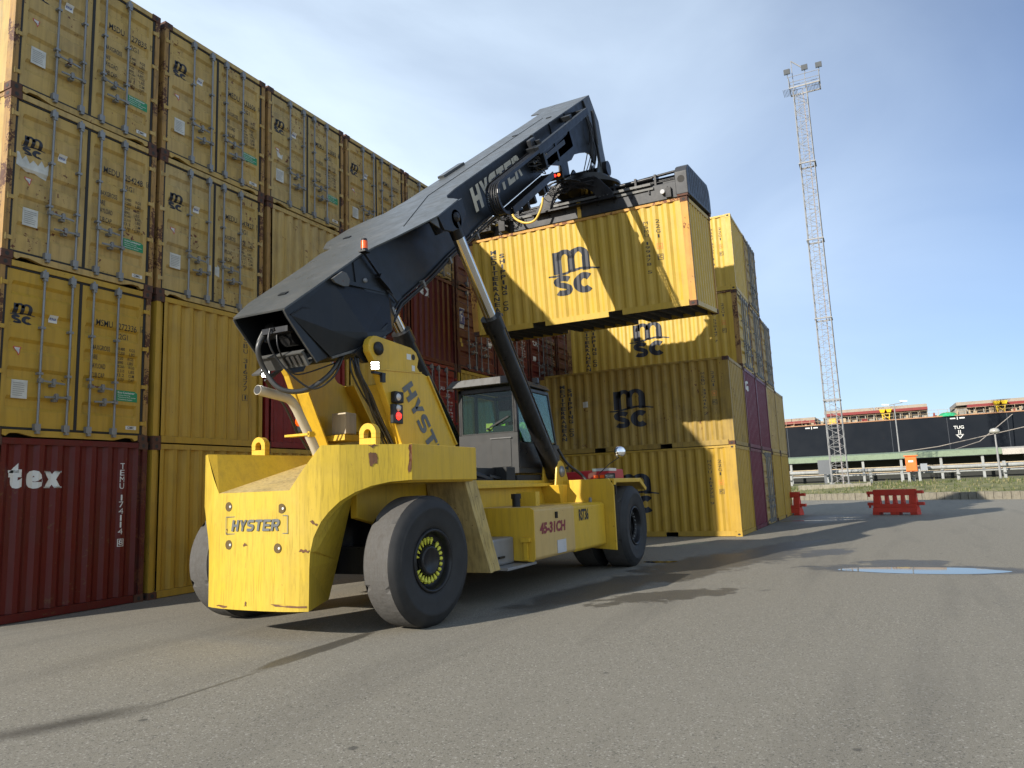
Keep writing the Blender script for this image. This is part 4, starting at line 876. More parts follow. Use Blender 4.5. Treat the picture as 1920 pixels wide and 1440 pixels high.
# ------------------------------------------------------------------ the lifted container
lp = V(11.131, -7.451, 5.668); A3 = V(math.cos(-.014), math.sin(-.014), .104).normalized(); B3 = V(-math.sin(-.014), math.cos(-.014), .008); B3 = (B3-A3*A3.dot(B3)).normalized(); N3 = A3.cross(B3)
LM = Matrix(((A3.x, B3.x, N3.x, lp.x), (A3.y, B3.y, N3.y, lp.y), (A3.z, B3.z, N3.z, lp.z), (0, 0, 0, 1)))
t, _ = container((0, 0, 0), 'front', 'c_bright', 'yellow container with a company logo hanging from the machine in mid air', None, post='lpost')
t.matrix_world = LM; sidemarks(t, 'MSMU 199478 5', dy=-0.28)

# ------------------------------------------------------------------ the reach stacker
YM = -4.42                     # centre line of the machine; it drives towards +X
T0 = (1.87, YM, 0.0)
M['m_yellow'] = paint('machine yellow paint', (0.60, 0.375, 0.026), rust=0.3, dirt=0.22, rough=0.38, fade=0.15, scuff=0.25)  # same paint as the shell, base lightened for sides in shade
M['m_shell'] = paint('scraped counterweight paint toned down for sun', (0.50, 0.345, 0.026), rust=0.3, dirt=0.2, rough=0.42, fade=0.25, scuff=0.62, scale=1.0)  # same machine yellow, base darkened where the sun falls on it
M['m_dusty'] = paint('dusty worn yellow deck', (0.46, 0.33, 0.11), rust=0.8, dirt=0.6, rough=0.7, fade=0.6, scale=1.5)
M['m_cream'] = paint('replaced cream yellow cover', (0.54, 0.36, 0.12), rust=0.1, dirt=0.12, rough=0.45)
M['boom'] = paint('blue black boom paint', (0.0120, 0.0138, 0.0160), rust=0.0, dirt=0.2, rough=0.36, fade=0.4, grime=(0.035, 0.035, 0.034), streak=0.7)
M['boomlit'] = paint('dusty boom plate lightened for sky light', (0.062, 0.067, 0.068), rust=0.05, dirt=0.5, rough=0.33, fade=0.6, grime=(0.13, 0.125, 0.115), streak=0.5)  # boom colour lightened to stand in for sky light on top, plus dust
M['steelblack'] = paint('satin black steel', (0.012, 0.012, 0.013), dirt=0.3, rough=0.32, fade=0.2, grime=(0.06, 0.055, 0.05))
M['spread'] = paint('worn spreader grey', (0.030, 0.033, 0.038), rust=0.3, dirt=0.5, rough=0.40, fade=0.6, grime=(0.075, 0.07, 0.065))
M['bare'] = paint('scraped bare steel', (0.105, 0.105, 0.10), rust=0.8, dirt=0.6, rough=0.5, metal=0.15)
M['chrome'] = plain('chromed cylinder rod', (0.62, 0.62, 0.62), 0.16, 1.0, var=0.05)
M['cabgrey'] = paint('dusty grey cab panel', (0.030, 0.031, 0.031), dirt=0.25, rough=0.5, fade=0.4)  # base grey lowered to stand in for shade on the cab rear
M['cabtop'] = paint('pale dusty cab roof', (0.12, 0.12, 0.118), dirt=0.5, rough=0.6, fade=0.4)
M['rubber'] = plain('rubber hose', (0.016, 0.016, 0.017), 0.45)
M['amber'] = plain('amber lens', (0.85, 0.10, 0.005), 0.25, emit=0.0, var=0)
M['redlit'] = plain('lit red lens', (1.0, 0.03, 0.02), 0.3, emit=1.6); M['orlit'] = plain('lit orange lens', (1.0, 0.16, 0.02), 0.3, emit=1.2)
M['grlit'] = plain('lit green lens', (0.02, 0.8, 0.15), 0.3, emit=0.35); M['led'] = plain('lit white work lamp', (1.0, 1.0, 0.95), 0.3, emit=8)
M['lens'] = plain('clear lens', (0.5, 0.5, 0.5), 0.08)
M['exh'] = plain('cream exhaust pipe', (0.50, 0.45, 0.35), 0.35)
M['beige'] = paint('scuffed beige box', (0.50, 0.43, 0.31), dirt=0.3, rust=0.3)
M['tread'] = plain('check plate', (0.27, 0.27, 0.27), 0.4, 0.4)
M['hose_y'] = plain('yellow spiral hose guard', (0.70, 0.47, 0.08), 0.5)
M['cream_text'] = plain('cream lettering', (0.52, 0.48, 0.38), 0.5); M['grey_text'] = plain('dark grey lettering', (0.11, 0.115, 0.11), 0.5, var=0.3); M['red_text'] = plain('wine red lettering', (0.22, 0.022, 0.03), 0.5)
M['redbox'] = plain('red battery cover', (0.42, 0.018, 0.02), 0.45)
truck = thing('reach_stacker', 'big yellow container handler with a raised black boom, holding a container aloft', 'container handler', T0)
def tp(name, mb, mat, parent=None, bevel=0.0, label=None):
    """a part built in world coordinates, hung under the machine (parents sit at its origin)"""
    return obj(name, mb.mesh(name, T0), mat, parent or truck, bevel=bevel, label=label)
def tpm(name, me, mat, parent=None):
    me.transform(Matrix.Translation(-V(*T0))); return obj(name, me, mat, parent or truck)

# ---- counterweight: a bowed rear shell, built column by column
def lerp(T, x):
    if x <= T[0][0]: return T[0][1]
    for (a, b), (c, d) in zip(T, T[1:]):
        if x <= c: return b+(d-b)*(x-a)/(c-a)
    return T[-1][1]
XR = [(0, .575), (0.3, .58), (0.5, .60), (0.7, .645), (0.9, .73), (1.1, .86), (1.34, 1.14), (1.5, 1.36), (1.62, 1.50)]
ARCH = [(0.785, 0.33), (0.79, 0.80), (0.80, 0.97), (0.835, 1.13), (0.90, 1.28), (0.98, 1.40), (1.08, 1.51), (1.20, 1.61), (1.32, 1.675), (1.45, 1.715), (1.62, 1.73)]
def cw_top(y): return 1.66 if y < 0.56 else min(2.15, 1.66+(y-0.56)/0.35*0.49)
ys = sorted(set([0, .2, .4, .5, .56, .62, .68, .74, .7849, .785, .79, .80, .82, .835, .86, .91, .95, .98, 1.03, 1.08, 1.14, 1.20, 1.26, 1.32, 1.38, 1.45, 1.53, 1.58, 1.61, 1.62]))
ysf = [-y for y in ys[::-1]]+ys[1:]
def cw_bot(y): return 0.33 if y < 0.785 else lerp(ARCH, y)
shell = MB()
Rr = [(lerp(XR, abs(y)), y, cw_bot(abs(y)), cw_top(abs(y))) for y in ysf]
XB = 1.50; n = len(Rr)
def col(x, y, z): return (x, YM+y, z)
vs = []; nz_ = 10
for x, y, zb, zt in Rr:
    for j in range(nz_+1): vs.append(col(x, y, zb+(zt-zb)*j/nz_))
shell.add(vs, [(i*(nz_+1)+j, (i+1)*(nz_+1)+j, (i+1)*(nz_+1)+j+1, i*(nz_+1)+j+1) for i in range(n-1) for j in range(nz_)], 0)
def xfr(x, y): return max(x, XB) if abs(y) < 0.8 else x+0.10
def inn(y, zb): return y-math.copysign(min(abs(y), 0.43*(1.73-zb)/1.4), y) if abs(y) < 0.8 else y
# underside / arch soffit, running forward
vs = []
for x, y, zb, zt in Rr: vs += [col(x, y, zb), col(xfr(x, y), inn(y, zb), zb)]
shell.add(vs, [(2*i, 2*i+1, 2*i+3, 2*i+2) for i in range(n-1)])
# front face of the block below the deck
vs = []
for x, y, zb, zt in Rr: vs += [col(xfr(x, y), inn(y, zb), zb), col(xfr(x, y), y, 1.74 if abs(y) < 0.8 else max(zb, 2.0))]
shell.add(vs, [(2*i, 2*i+1, 2*i+3, 2*i+2) for i in range(n-1)])
tp('counterweight', shell, M['m_shell'])
# top: notch floor ramps up and forward between the two cheeks
def toprow(y):
    x = lerp(XR, abs(y)); a = abs(y)
    zf = lambda X: cw_top(a)+(2.12-cw_top(a))*min(1, (X-x)/(2.45-x)) if a <= 0.56 else cw_top(a)
    return x, zf
deck = MB(); yy = [0, .28, .56]; yy = [-v for v in yy[::-1]]+yy[1:]; m = 8; vs = []
for y in yy:
    x, zf = toprow(y)
    for j in range(m+1): X = x+(2.45-x)*j/m; vs.append(col(X, y, zf(X)))
deck.add(vs, [(i*(m+1)+j, i*(m+1)+j+1, (i+1)*(m+1)+j+1, (i+1)*(m+1)+j) for i in range(len(yy)-1) for j in range(m)])
tp('counterweight_ramp', deck, M['m_dusty'])
ck = MB()
for s in (-1, 1):      # cheeks: sloping inner wall and the flat fender deck
    x0, zf = toprow(0.56); x1 = lerp(XR, 0.91); vs = []
    for j in range(m+1):
        X = x0+(2.45-x0)*j/m; vs += [col(X, s*0.56, zf(X)), col(max(X, x1) if j else x1, s*(0.91-0.33*j/m), 2.15)]
    ck.add(vs, [(2*j, 2*j+1, 2*j+3, 2*j+2) if s > 0 else (2*j, 2*j+2, 2*j+3, 2*j+1) for j in range(m)])
    o = [(lerp(XR, y), y) for y in (0.91, 1.1, 1.34, 1.5, 1.62)]
    P = [col(a, s*b, 2.15) for a, b in o]+[col(3.02, s*1.62, 2.15), col(3.02, s*0.58, 2.15), col(2.45, s*0.58, 2.15)]
    ck.add(P, [tuple(range(len(P)))])
tp('fender_deck', ck, M['m_yellow'])
for s in (-1, 1):      # side wings over the rear wheels
    w = MB(); y0, y1 = sorted((YM+s*1.56, YM+s*1.624)); w.box(1.503, 3.02, y0, y1, 1.72, 2.155)
    w.box(1.52, 3.02, min(YM+s*0.95, YM+s*1.56), max(YM+s*0.95, YM+s*1.56), 1.70, 1.735)
    w.box(2.98, 3.03, min(YM+s*0.95, YM+s*1.558), max(YM+s*0.95, YM+s*1.558), 1.70, 2.145)
    tp('fender_wing', w, M['m_yellow'], bevel=0.012)
tp('deck_plate', MB().box(2.40, 3.02, YM-0.58, YM+0.58, 2.06, 2.13), M['m_dusty'])
def lug(x, y, z):
    b = MB(); r, ri, n = 0.125, 0.055, 14; fr = []; 
    for X in (x-0.045, x+0.045):
        for i in range(n+1): t = math.pi*i/n; fr.append((X, y+r*math.cos(t), z+0.13+r*math.sin(t)))
        for i in range(n+1): t = math.pi*i/n; fr.append((X, y+ri*math.cos(t), z+0.13+ri*math.sin(t)))
    k = n+1
    for o in (0, 2*k): b.add(fr[o:o+2*k], [(i, i+1, k+i+1, k+i) for i in range(n)])
    b.add(fr, [(i, i+1, 2*k+i+1, 2*k+i) for i in range(n)]); b.add(fr, [(k+i, k+i+1, 3*k+i+1, 3*k+i) for i in range(n)])
    for a, c in ((-r, -ri), (ri, r)): b.box(x-0.045, x+0.045, y+a, y+c, z+0.075, z+0.13)
    b.box(x-0.045, x+0.045, y-r, y+r, z-0.05, z+0.075)
    return b
for x, y in ((1.80, -3.3), (1.38, -5.52)): tp('lifting_lug', lug(x, y, 2.17), M['m_yellow'], bevel=0.006)
# round pockets on the rear face
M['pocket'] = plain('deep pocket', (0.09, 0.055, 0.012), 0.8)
for y, z in ((-4.06, 1.50), (-4.88, 1.46), (-4.07, 1.06), (-4.83, 1.02)):
    p = MB(); x = lerp(XR, abs(y-YM)); p.cyl((x-0.004, y, z), (x+0.02, y, z), 0.055, n=16); o = tp('bolt_pocket', p, M['pocket'])
    tp('bolt_head', MB().cyl((x-0.010, y-0.028, z), (x+0.01, y-0.028, z), 0.016, n=6), M['paper'], o)
def onrear(a, mat, name):
    vs, fs = clip_split(a, [i*0.08-0.8 for i in range(21)]); mb = MB(); mb.add([(lerp(XR, abs(-u-YM))-0.012, -u, v) for u, v in vs], fs); tpm(name, mb.mesh(name, fixn=False), mat)
onrear(block(T2(), 'HYSTER', 4.12, 4.87, 1.215, 1.345, 0.22, W_=0.31), M['grey_text'], 'lettering')
fr_ = T2().frame(4.02, 4.97, 1.18, 1.385, 0.009); onrear(fr_, M['grey_text'], 'lettering_border')

# ---- chassis
chs = MB()
for s in (-1, 1):
    y0, y1 = sorted((YM+s*0.70, YM+s*0.80)); P = [(1.5, 1.30), (1.5, 1.95), (2.9, 2.1), (3.3, 1.86), (3.7, 1.74), (9.2, 1.70), (9.2, 0.75), (7.4, 0.62), (3.4, 0.62), (2.9, 0.95)]
    chs.prism([(x, y0, z) for x, z in P], (0, y1-y0, 0))
chs.box(3.3, 9.2, YM-0.70, YM+0.70, 1.50, 1.60); chs.box(9.1, 9.25, YM-0.8, YM+0.8, 0.7, 1.7); chs.box(3.3, 3.45, YM-0.7, YM+0.7, 0.62, 1.5)
for s in (-1, 1): chs.box(3.6, 7.3, min(YM+s*0.80, YM+s*0.94), max(YM+s*0.80, YM+s*0.94), 1.60, 1.66)
tp('chassis', chs, M['m_yellow'], bevel=0.008)
tp('engine', MB().box(3.6, 5.8, YM-0.5, YM+0.5, 1.6, 1.95).box(2.0, 3.3, YM-0.6, YM+0.6, 0.9, 1.7).box(4.2, 6.4, YM-0.55, YM+0.55, 0.55, 1.49), M['steelblack'])
tp('rear_axle', MB().box(1.6, 2.15, YM-1.15, YM+1.15, 0.62, 0.95).cyl((1.87, YM-1.3, 0.77), (1.87, YM+1.3, 0.77), 0.17).box(1.5, 2.4, YM-0.45, YM+0.45, 0.9, 1.4), M['steelblack'])
tp('front_axle', MB().cyl((8.38, YM-1.9, 0.77), (8.38, YM+1.9, 0.77), 0.26).box(8.0, 8.8, YM-0.5, YM+0.5, 0.5, 1.2), M['steelblack'])
for s in (-1, 1):
    g = MB()       # slanting mudguard behind each rear wheel
    g.hexa([(3.22, YM+s*0.82, 0.46), (3.30, YM+s*0.82, 0.46), (3.30, YM+s*1.68, 0.46), (3.22, YM+s*1.68, 0.46), (2.98, YM+s*0.82, 1.72), (3.06, YM+s*0.82, 1.72), (3.06, YM+s*1.45, 1.72), (2.98, YM+s*1.45, 1.72)])
    g.hexa([(3.30, YM+s*1.55, 0.47), (3.50, YM+s*1.55, 0.47), (3.50, YM+s*1.68, 0.47), (3.30, YM+s*1.68, 0.47), (3.06, YM+s*1.32, 1.72), (3.30, YM+s*1.32, 1.72), (3.30, YM+s*1.45, 1.72), (3.06, YM+s*1.45, 1.72)])
    g.hexa([(3.3, YM+s*0.82, 0.62), (4.2, YM+s*0.82, 0.62), (4.2, YM+s*0.86, 0.62), (3.3, YM+s*0.90, 0.62), (3.06, YM+s*0.82, 1.70), (4.2, YM+s*0.82, 1.58), (4.2, YM+s*0.86, 1.58), (3.06, YM+s*0.90, 1.70)])
    tp('mudguard', g, M['m_dusty'] if s < 0 else M['m_yellow'], bevel=0.006)
    # saddle tanks
    yo = YM+s*1.90; yi = YM+s*0.82
    tk = MB(); P = [(yi, 0.58), (yo-s*0.03, 0.52), (yo, 0.56), (yo, 1.25), (yo-s*0.06, 1.29), (yi, 1.30)]
    tk.prism([(4.20, y, z) for y, z in P], (1.54, 0, 0)); o = tp('fuel_tank', tk, M['m_yellow'] if s > 0 else M['m_cream'], bevel=0.015, label='paler cream replacement tank cover' if s < 0 else None)
    if s < 0: tp('tank_end', MB().prism([(4.175, y, z) for y, z in ((yi, 0.57), (yo-s*0.03, 0.51), (yo-s*0.003, 0.56), (yo-s*0.003, 1.25), (yo-s*0.06, 1.293), (yi, 1.305))], (0.024, 0, 0)), M['m_yellow'], o)
    t2 = MB(); P = [(yi, 0.56), (yo+s*-0.05, 0.50), (yo-s*0.02, 0.54), (yo-s*0.02, 1.24), (yo-s*0.08, 1.28), (yi, 1.29)]
    t2.prism([(5.77, y, z) for y, z in P], (1.50, 0, 0)); tp('hydraulic_tank', t2, M['m_yellow'], bevel=0.015)
    # plate behind the front wheel and fender over it
    f = MB(); f.prism([(7.28, YM+s*y, z) for y, z in ((0.82, 0.50), (2.07, 0.40), (2.07, 1.55), (1.98, 1.70), (0.82, 1.70))], (0.05, 0, 0))
    f.prism([(x, YM+s*1.05, z) for x, z in ((7.33, 1.655), (8.95, 1.655), (9.35, 1.46), (9.35, 1.50), (8.97, 1.70), (7.33, 1.70))], (0, s*1.0, 0))
    f.prism([(x, YM+s*2.03, z) for x, z in ((7.33, 1.40), (7.45, 1.62), (8.90, 1.62), (9.30, 1.44), (9.36, 1.50), (8.97, 1.70), (7.33, 1.70))], (0, s*0.045, 0))
    tp('front_fender', f, M['m_yellow'], bevel=0.01)
rt_ = tp('front_hood', MB().box(8.0, 9.3, YM-1.0, YM+1.0, 1.60, 1.69), M['m_yellow'], bevel=0.01)
tp('battery_cover', MB().hexa([(8.15, -6.1, 1.70), (9.1, -6.1, 1.70), (9.1, -4.9, 1.70), (8.15, -4.9, 1.70), (8.2, -6.1, 1.90), (9.05, -6.1, 1.90), (9.05, -4.95, 1.86), (8.2, -4.95, 1.86)]), M['redbox'], bevel=0.02)
tp('cover_stripe', MB().box(8.18, 8.6, -6.11, -5.75, 1.86, 1.915), M['lens'])
# step, check-plate locker, filler
tp('step', MB().box(3.50, 4.42, -6.22, -5.75, 0.455, 0.495), M['tread'], bevel=0.005)
tp('step_locker', MB().box(3.52, 4.17, -5.98, -5.3, 0.50, 0.88), M['tread'], bevel=0.03)
tp('locker_latch', MB().box(3.66, 3.82, -6.01, -5.98, 0.60, 0.63), M['steelblack'])
tp('filler_cap', MB().cyl((4.75, -5.75, 1.29), (4.75, -5.75, 1.42), 0.065).cyl((4.75, -5.75, 1.42), (4.75, -5.75, 1.50), 0.08), M['steelblack'])
tp('guard_bracket', MB().box(5.05, 5.11, -5.95, -5.6, 1.29, 1.52).box(5.11, 5.20, -5.95, -5.90, 1.29, 1.52), M['m_yellow'])
tp('tank_plate', MB().box(4.98, 5.32, YM-1.912, YM-1.902, 0.56, 0.76), M['lens'])
tp('tank_handle', MB().box(4.94, 4.955, YM-1.925, YM-1.902, 1.10, 1.20).box(4.99, 5.005, YM-1.925, YM-1.902, 1.10, 1.20), M['steelblack'])
tp('corner_bracket', MB().box(4.12, 4.16, -6.22, -6.16, 0.54, 0.80).box(4.10, 4.18, -6.26, -6.12, 0.80, 0.86), M['m_yellow'])
def onside_t(a, y, mat, name, parent=None):
    me = art(a, lambda u, v: (u, y, v), (), name); tpm(name, me, mat, parent)
onside_t(T2().text('45-31CH', 4.36, 5.34, 0.89, 1.06, 0.05, 0.1), YM-1.905, M['red_text'], 'lettering')
onside_t(T2().text('RST36', 5.98, 6.42, 1.0, 1.2, 0.035), YM-1.885, M['black'], 'lettering')

# ---- wheels
M['tyre'] = plain('dusty black rubber', (0.019, 0.0185, 0.018), 0.7, var=0.5); M['treadr'] = paint('worn dusty tread', (0.080, 0.076, 0.070), dirt=0.5, rough=0.85, fade=0.5, scale=4, bump=0.4)
def wheel(x, y, side, steer=0.0, nuts=True, w=0.46, r=0.768):
    o0 = bpy.data.objects.new('wheel', None); COL.objects.link(o0); o0.parent = truck; o0.empty_display_size = 0.1
    o0.location = (x-T0[0], y-T0[1], r); o0.rotation_euler = (0, 0, steer)
    ax = (0, side, 0); h = w/2
    side_p = [(0.36, h-0.03), (0.38, h-0.005), (0.42, h+0.012), (0.50, h+0.030), (0.60, h+0.034), (0.615, h+0.040), (0.64, h+0.036), (0.665, h+0.018), (0.70, h+0.012), (0.735, h-0.015), (r-0.004, h-0.05)]
    mb = MB(); mb.rev(side_p, (0,0,0), ax, 64); mb.rev([(r, h-0.06), (r-0.004, h-0.05)], (0,0,0), ax, 64)
    mb.rev([(a, -b) for a, b in side_p], (0,0,0), ax, 48)
    obj('tyre', mb.mesh('tyre'), M['tyre'], o0)
    # worn tread with a few surviving cuts at the shoulder
    tr = MB(); n = 96; cuts = {5, 21, 37, 53, 69, 85}; rows = [(h-0.055, 1), (h-0.13, 0), (0, 0), (-h+0.13, 0), (-h+0.055, 1)]; vs = []
    for o_, e in rows:
        for k in range(n):
            t = 2*math.pi*k/n; q = r+0.006*(1-abs(o_)/h)-(0.03 if e and (k % 96) in cuts else 0); vs.append((q*math.cos(t), side*o_, q*math.sin(t)))
    tr.add(vs, [(i*n+k, i*n+(k+1) % n, (i+1)*n+(k+1) % n, (i+1)*n+k) for i in range(4) for k in range(n)], 0, False)
    obj('tyre_tread', tr.mesh('tyre_tread'), M['treadr'], o0)
    rm = MB(); rm.rev([(0.375, h-0.02), (0.372, h+0.01), (0.350, h+0.018), (0.335, h-0.01), (0.325, h-0.06), (0.315, h-0.10), (0.24, h-0.115), (0.235, h-0.09), (0.20, h-0.09)], (0,0,0), ax, 48)
    rm.rev([(0.37, -h+0.02), (0.30, -h+0.1), (0.0, -h+0.1)], (0,0,0), ax, 32)
    obj('rim', rm.mesh('rim'), M['steelblack'], o0)
    hb = MB().rev([(0.185, h-0.09), (0.175, h-0.045), (0.165, h-0.03), (0.14, h-0.03), (0.13, h-0.04), (0.0, h-0.04)] if nuts else [(0.24, h-0.115), (0.22, h-0.26), (0.20, h-0.27), (0.0, h-0.27)], (0,0,0), ax, 32)
    obj('hub', hb.mesh('hub'), M['steelblack'], o0)
    N_ = 24 if nuts else 20
    for k in range(N_):
        t = 2*math.pi*k/N_
        if nuts:
            if k in (4, 12, 13): continue
            b = MB(); c = (0.255*math.cos(t), side*(h-0.080), 0.255*math.sin(t)); e = (0.190*math.cos(t), side*(h-0.075), 0.190*math.sin(t))
            b.cyl(c, e, 0.026, 0.007, n=8); b.cyl((0.272*math.cos(t), side*(h-0.085), 0.272*math.sin(t)), c, 0.018, 0.026, n=8)
            obj('nut_pointer', b.mesh('nut_pointer'), M['nut'], o0)
        else:
            c = (0.27*math.cos(t), side*(h-0.125), 0.27*math.sin(t)); e = (0.27*math.cos(t), side*(h-0.075), 0.27*math.sin(t)); obj('wheel_nut', MB().cyl(c, e, 0.016, n=6).mesh('wheel_nut'), M['dzinc'], o0)
    return o0
M['nut'] = plain('lime yellow plastic', (0.62, 0.60, 0.06), 0.5)
wheel(1.87, -5.85, -1, -0.07); wheel(1.87, -2.99, 1, -0.07)
for s in (-1, 1):
    wheel(8.38, YM+s*1.84, s, 0, nuts=False, w=0.50, r=0.775); wheel(8.38, YM+s*1.22, s, 0, nuts=False, w=0.50, r=0.775)

# ---- towers that carry the boom
PV = (1.93, 3.47)
def tower(s):
    yo = YM+s*0.80; yi = YM+s*0.70
    r_ = 0.17; P = [(PV[0]+r_*math.cos(a), PV[1]+r_*math.sin(a)) for a in [rad(x) for x in (200, 170, 140, 110, 85)]]
    P += [(2.72, 3.60), (2.84, 3.55), (2.90, 3.46), (2.86, 3.34), (2.92, 3.28), (3.10, 3.24), (3.84, 2.28), (3.84, 1.75), (2.55, 1.75), (2.45, 2.25), (2.02, 3.02), (1.90, 3.26)]
    b = MB().prism([(x, yi, z) for x, z in P], (0, yo-yi, 0))
    t = tp('boom_tower', b, M['m_yellow'], bevel=0.012)
    e = MB(); e.beam((3.10, yo-s*0.12, 3.24), (3.84, yo-s*0.12, 2.28), 0.30, 0.03, (0.79, 0, 0.61))
    e.beam((2.06, yi-s*0.10, 3.02), (2.50, yi-s*0.10, 2.22), 0.24, 0.03, (-0.88, 0, -0.48)); e.beam((2.50, yi-s*0.10, 2.22), (2.75, yi-s*0.1, 1.75), 0.24, 0.03, (-0.88, 0, -0.48))
    tp('tower_flange', e, M['m_yellow'], t, bevel=0.006)
    sm = MB().beam((1.98, yo+s*0.006, 3.20), (2.95, yo+s*0.006, 3.27), 0.010, 0.02); tp('weld_seam', sm, M['m_yellow'], t)
    d = MB().rev([(0.0, 0.035), (0.085, 0.035), (0.09, 0.02), (0.092, 0.0)], (PV[0]+0.02, yo, PV[1]), (0, s, 0), 24); tp('pivot_pin', d, M['steelblack'], t)
    tp('tower_hole', MB().cyl((2.76, yo-s*0.01, 3.47), (2.76, yo+s*0.004, 3.47), 0.042), M['dark'], t)
    tp('sticker', MB().box(2.60, 2.70, min(yo, yo+s*0.004), max(yo, yo+s*0.004), 3.42, 3.50), M['white'], t); tp('sticker', MB().box(2.72, 2.79, min(yo, yo+s*0.004), max(yo, yo+s*0.004), 3.27, 3.35), M['white'], t)
    return t
TR = tower(-1); TL = tower(1)
tp('tower_brace', MB().box(3.0, 3.3, YM-0.7, YM+0.7, 1.75, 2.0).beam((3.4, YM-0.7, 2.5), (3.4, YM+0.7, 2.5), 0.1, 0.1), M['m_yellow'])
# HYSTER down the outer face of the near tower
tu = V(0.61, 0, -0.79).normalized(); tv = V(0.79, 0, 0.61).normalized(); to = V(2.47, YM-0.806, 3.00)
a = block(T2(), 'HYSTER', 0, 1.62, 0, 0.26, 0.16); me = art(a, lambda u, v: tuple(to+tu*u+tv*v), (), 'lettering'); tpm('lettering', me, M['grey_text'], TR)
# tail light cluster on the near tower
tl = tp('tail_light', MB().box(2.20, 2.42, -5.275, -5.22, 2.50, 2.76), M['steelblack'], bevel=0.01)
for z, m_, r_ in ((2.71, 'lens', 0.045), (2.60, 'redlit', 0.055)): tp('lens', MB().rev([(0, 0.03), (r_*0.7, 0.025), (r_, 0)], (2.31, -5.276, z), (0, -1, 0), 16), M[m_], tl)
tp('reversing_lamp', MB().box(2.21, 2.40, -5.31, -5.22, 2.775, 2.93), M['steelblack'], tl, bevel=0.02); tp('lens', MB().rev([(0, 0.03), (0.035, 0.02), (0.05, 0)], (2.27, -5.311, 2.85), (0, -1, 0), 12), M['lens'], tl)
tl2 = tp('tail_light', MB().box(2.27, 2.40, -3.60, -3.52, 2.50, 2.78), M['steelblack'], bevel=0.01)
tp('lens', MB().rev([(0, 0.03), (0.05, 0.025), (0.075, 0)], (2.27, -3.56, 2.66), (-1, 0, 0), 16), M['amber'], tl2)
def worklamp(x, y, z, d, parent=None):
    """small square LED lamp with its nine lit chips"""
    o = tp('work_lamp', MB().beam((x, y, z), (x+0.05*d[0], y+0.05*d[1], z+0.05*d[2]), 0.115, 0.115), M['steelblack'], bevel=0.008)
    u = V(*d).normalized(); r = u.cross(V(0,0,1)).normalized(); w_ = r.cross(u)
    b = MB(); c = V(x, y, z)+u*0.052
    for i in (-1, 0, 1):
        for j in (-1, 0, 1): p = c+r*(i*0.034)+w_*(j*0.034); b.cyl(tuple(p), tuple(p+u*0.006), 0.017, n=8)
    tp('lamp_glass', b, M['led'], o); return o
worklamp(1.80, -5.30, 3.22, (-0.8, -0.45, -0.25)); worklamp(1.21, -4.0, 3.19, (-0.75, -0.5, -0.3))
tp('lamp_bracket', MB().box(1.80, 2.05, -5.27, -5.22, 3.12, 3.15).box(1.95, 2.02, -5.29, -5.25, 3.02, 3.14), M['steelblack'])
# exhaust
ex = MB().tube([(0.92, -4.15, 2.92), (1.05, -4.15, 2.905), (1.35, -4.15, 2.875), (1.45, -4.15, 2.86), (1.52, -4.15, 2.82), (1.60, -4.15, 2.73), (1.92, -4.15, 2.27), (2.05, -4.15, 2.05)], 0.062, 16); tp('exhaust_pipe', ex, M['exh']); tp('pipe_mouth', MB().cyl((0.916, -4.15, 2.9205), (0.93, -4.15, 2.919), 0.055, n=16), M['gasket'])
tp('pipe_clamp', MB().box(1.74, 1.87, -4.23, -3.80, 2.39, 2.42).box(1.74, 1.84, -4.24, -4.21, 2.37, 2.44), M['m_yellow'])
bx = tp('control_box', MB().box(2.62, 2.86, -4.12, -3.86, 2.46, 2.77), M['beige'], bevel=0.01); tp('box_shelf', MB().box(2.5, 2.9, -4.2, -3.72, 2.36, 2.44), M['m_yellow'], bx)
# hoses running up between the towers
r6 = random.Random(6)
def hoses(n, P, spread, r, name='hydraulic_hose', mat='rubber'):
    for i in range(n):
        o = V(r6.uniform(-1, 1)*spread, r6.uniform(-1, 1)*spread*1.4, r6.uniform(-1, 1)*spread*0.6); pts = []
        Q = [V(*p)+o*(1 if 0 < k < len(P)-1 else 0.6)+V(r6.uniform(-.02, .02), r6.uniform(-.02, .02), r6.uniform(-.02, .02)) for k, p in enumerate(P)]
        # Catmull-Rom
        for k in range(len(Q)-1):
            p0, p1, p2, p3 = Q[max(k-1, 0)], Q[k], Q[k+1], Q[min(k+2, len(Q)-1)]
            for s in range(5): t = s/5; pts.append(0.5*((2*p1)+(p2-p0)*t+(2*p0-5*p1+4*p2-p3)*t*t+(3*p1-p0-3*p2+p3)*t**3))
        pts.append(Q[-1]); tp(name, MB().tube([tuple(p) for p in pts], r, 7), M[mat])
hoses(9, [(1.75, -5.00, 3.34), (1.78, -5.03, 3.15), (1.95, -5.05, 2.88), (2.12, -5.05, 2.62), (2.45, -5.05, 2.20), (2.7, -5.0, 1.95)], 0.05, 0.013)
hoses(3, [(1.30, -3.90, 3.12), (1.55, -3.78, 3.0), (1.75, -3.80, 2.80), (1.98, -3.80, 2.50), (2.2, -3.8, 2.25)], 0.012, 0.013)

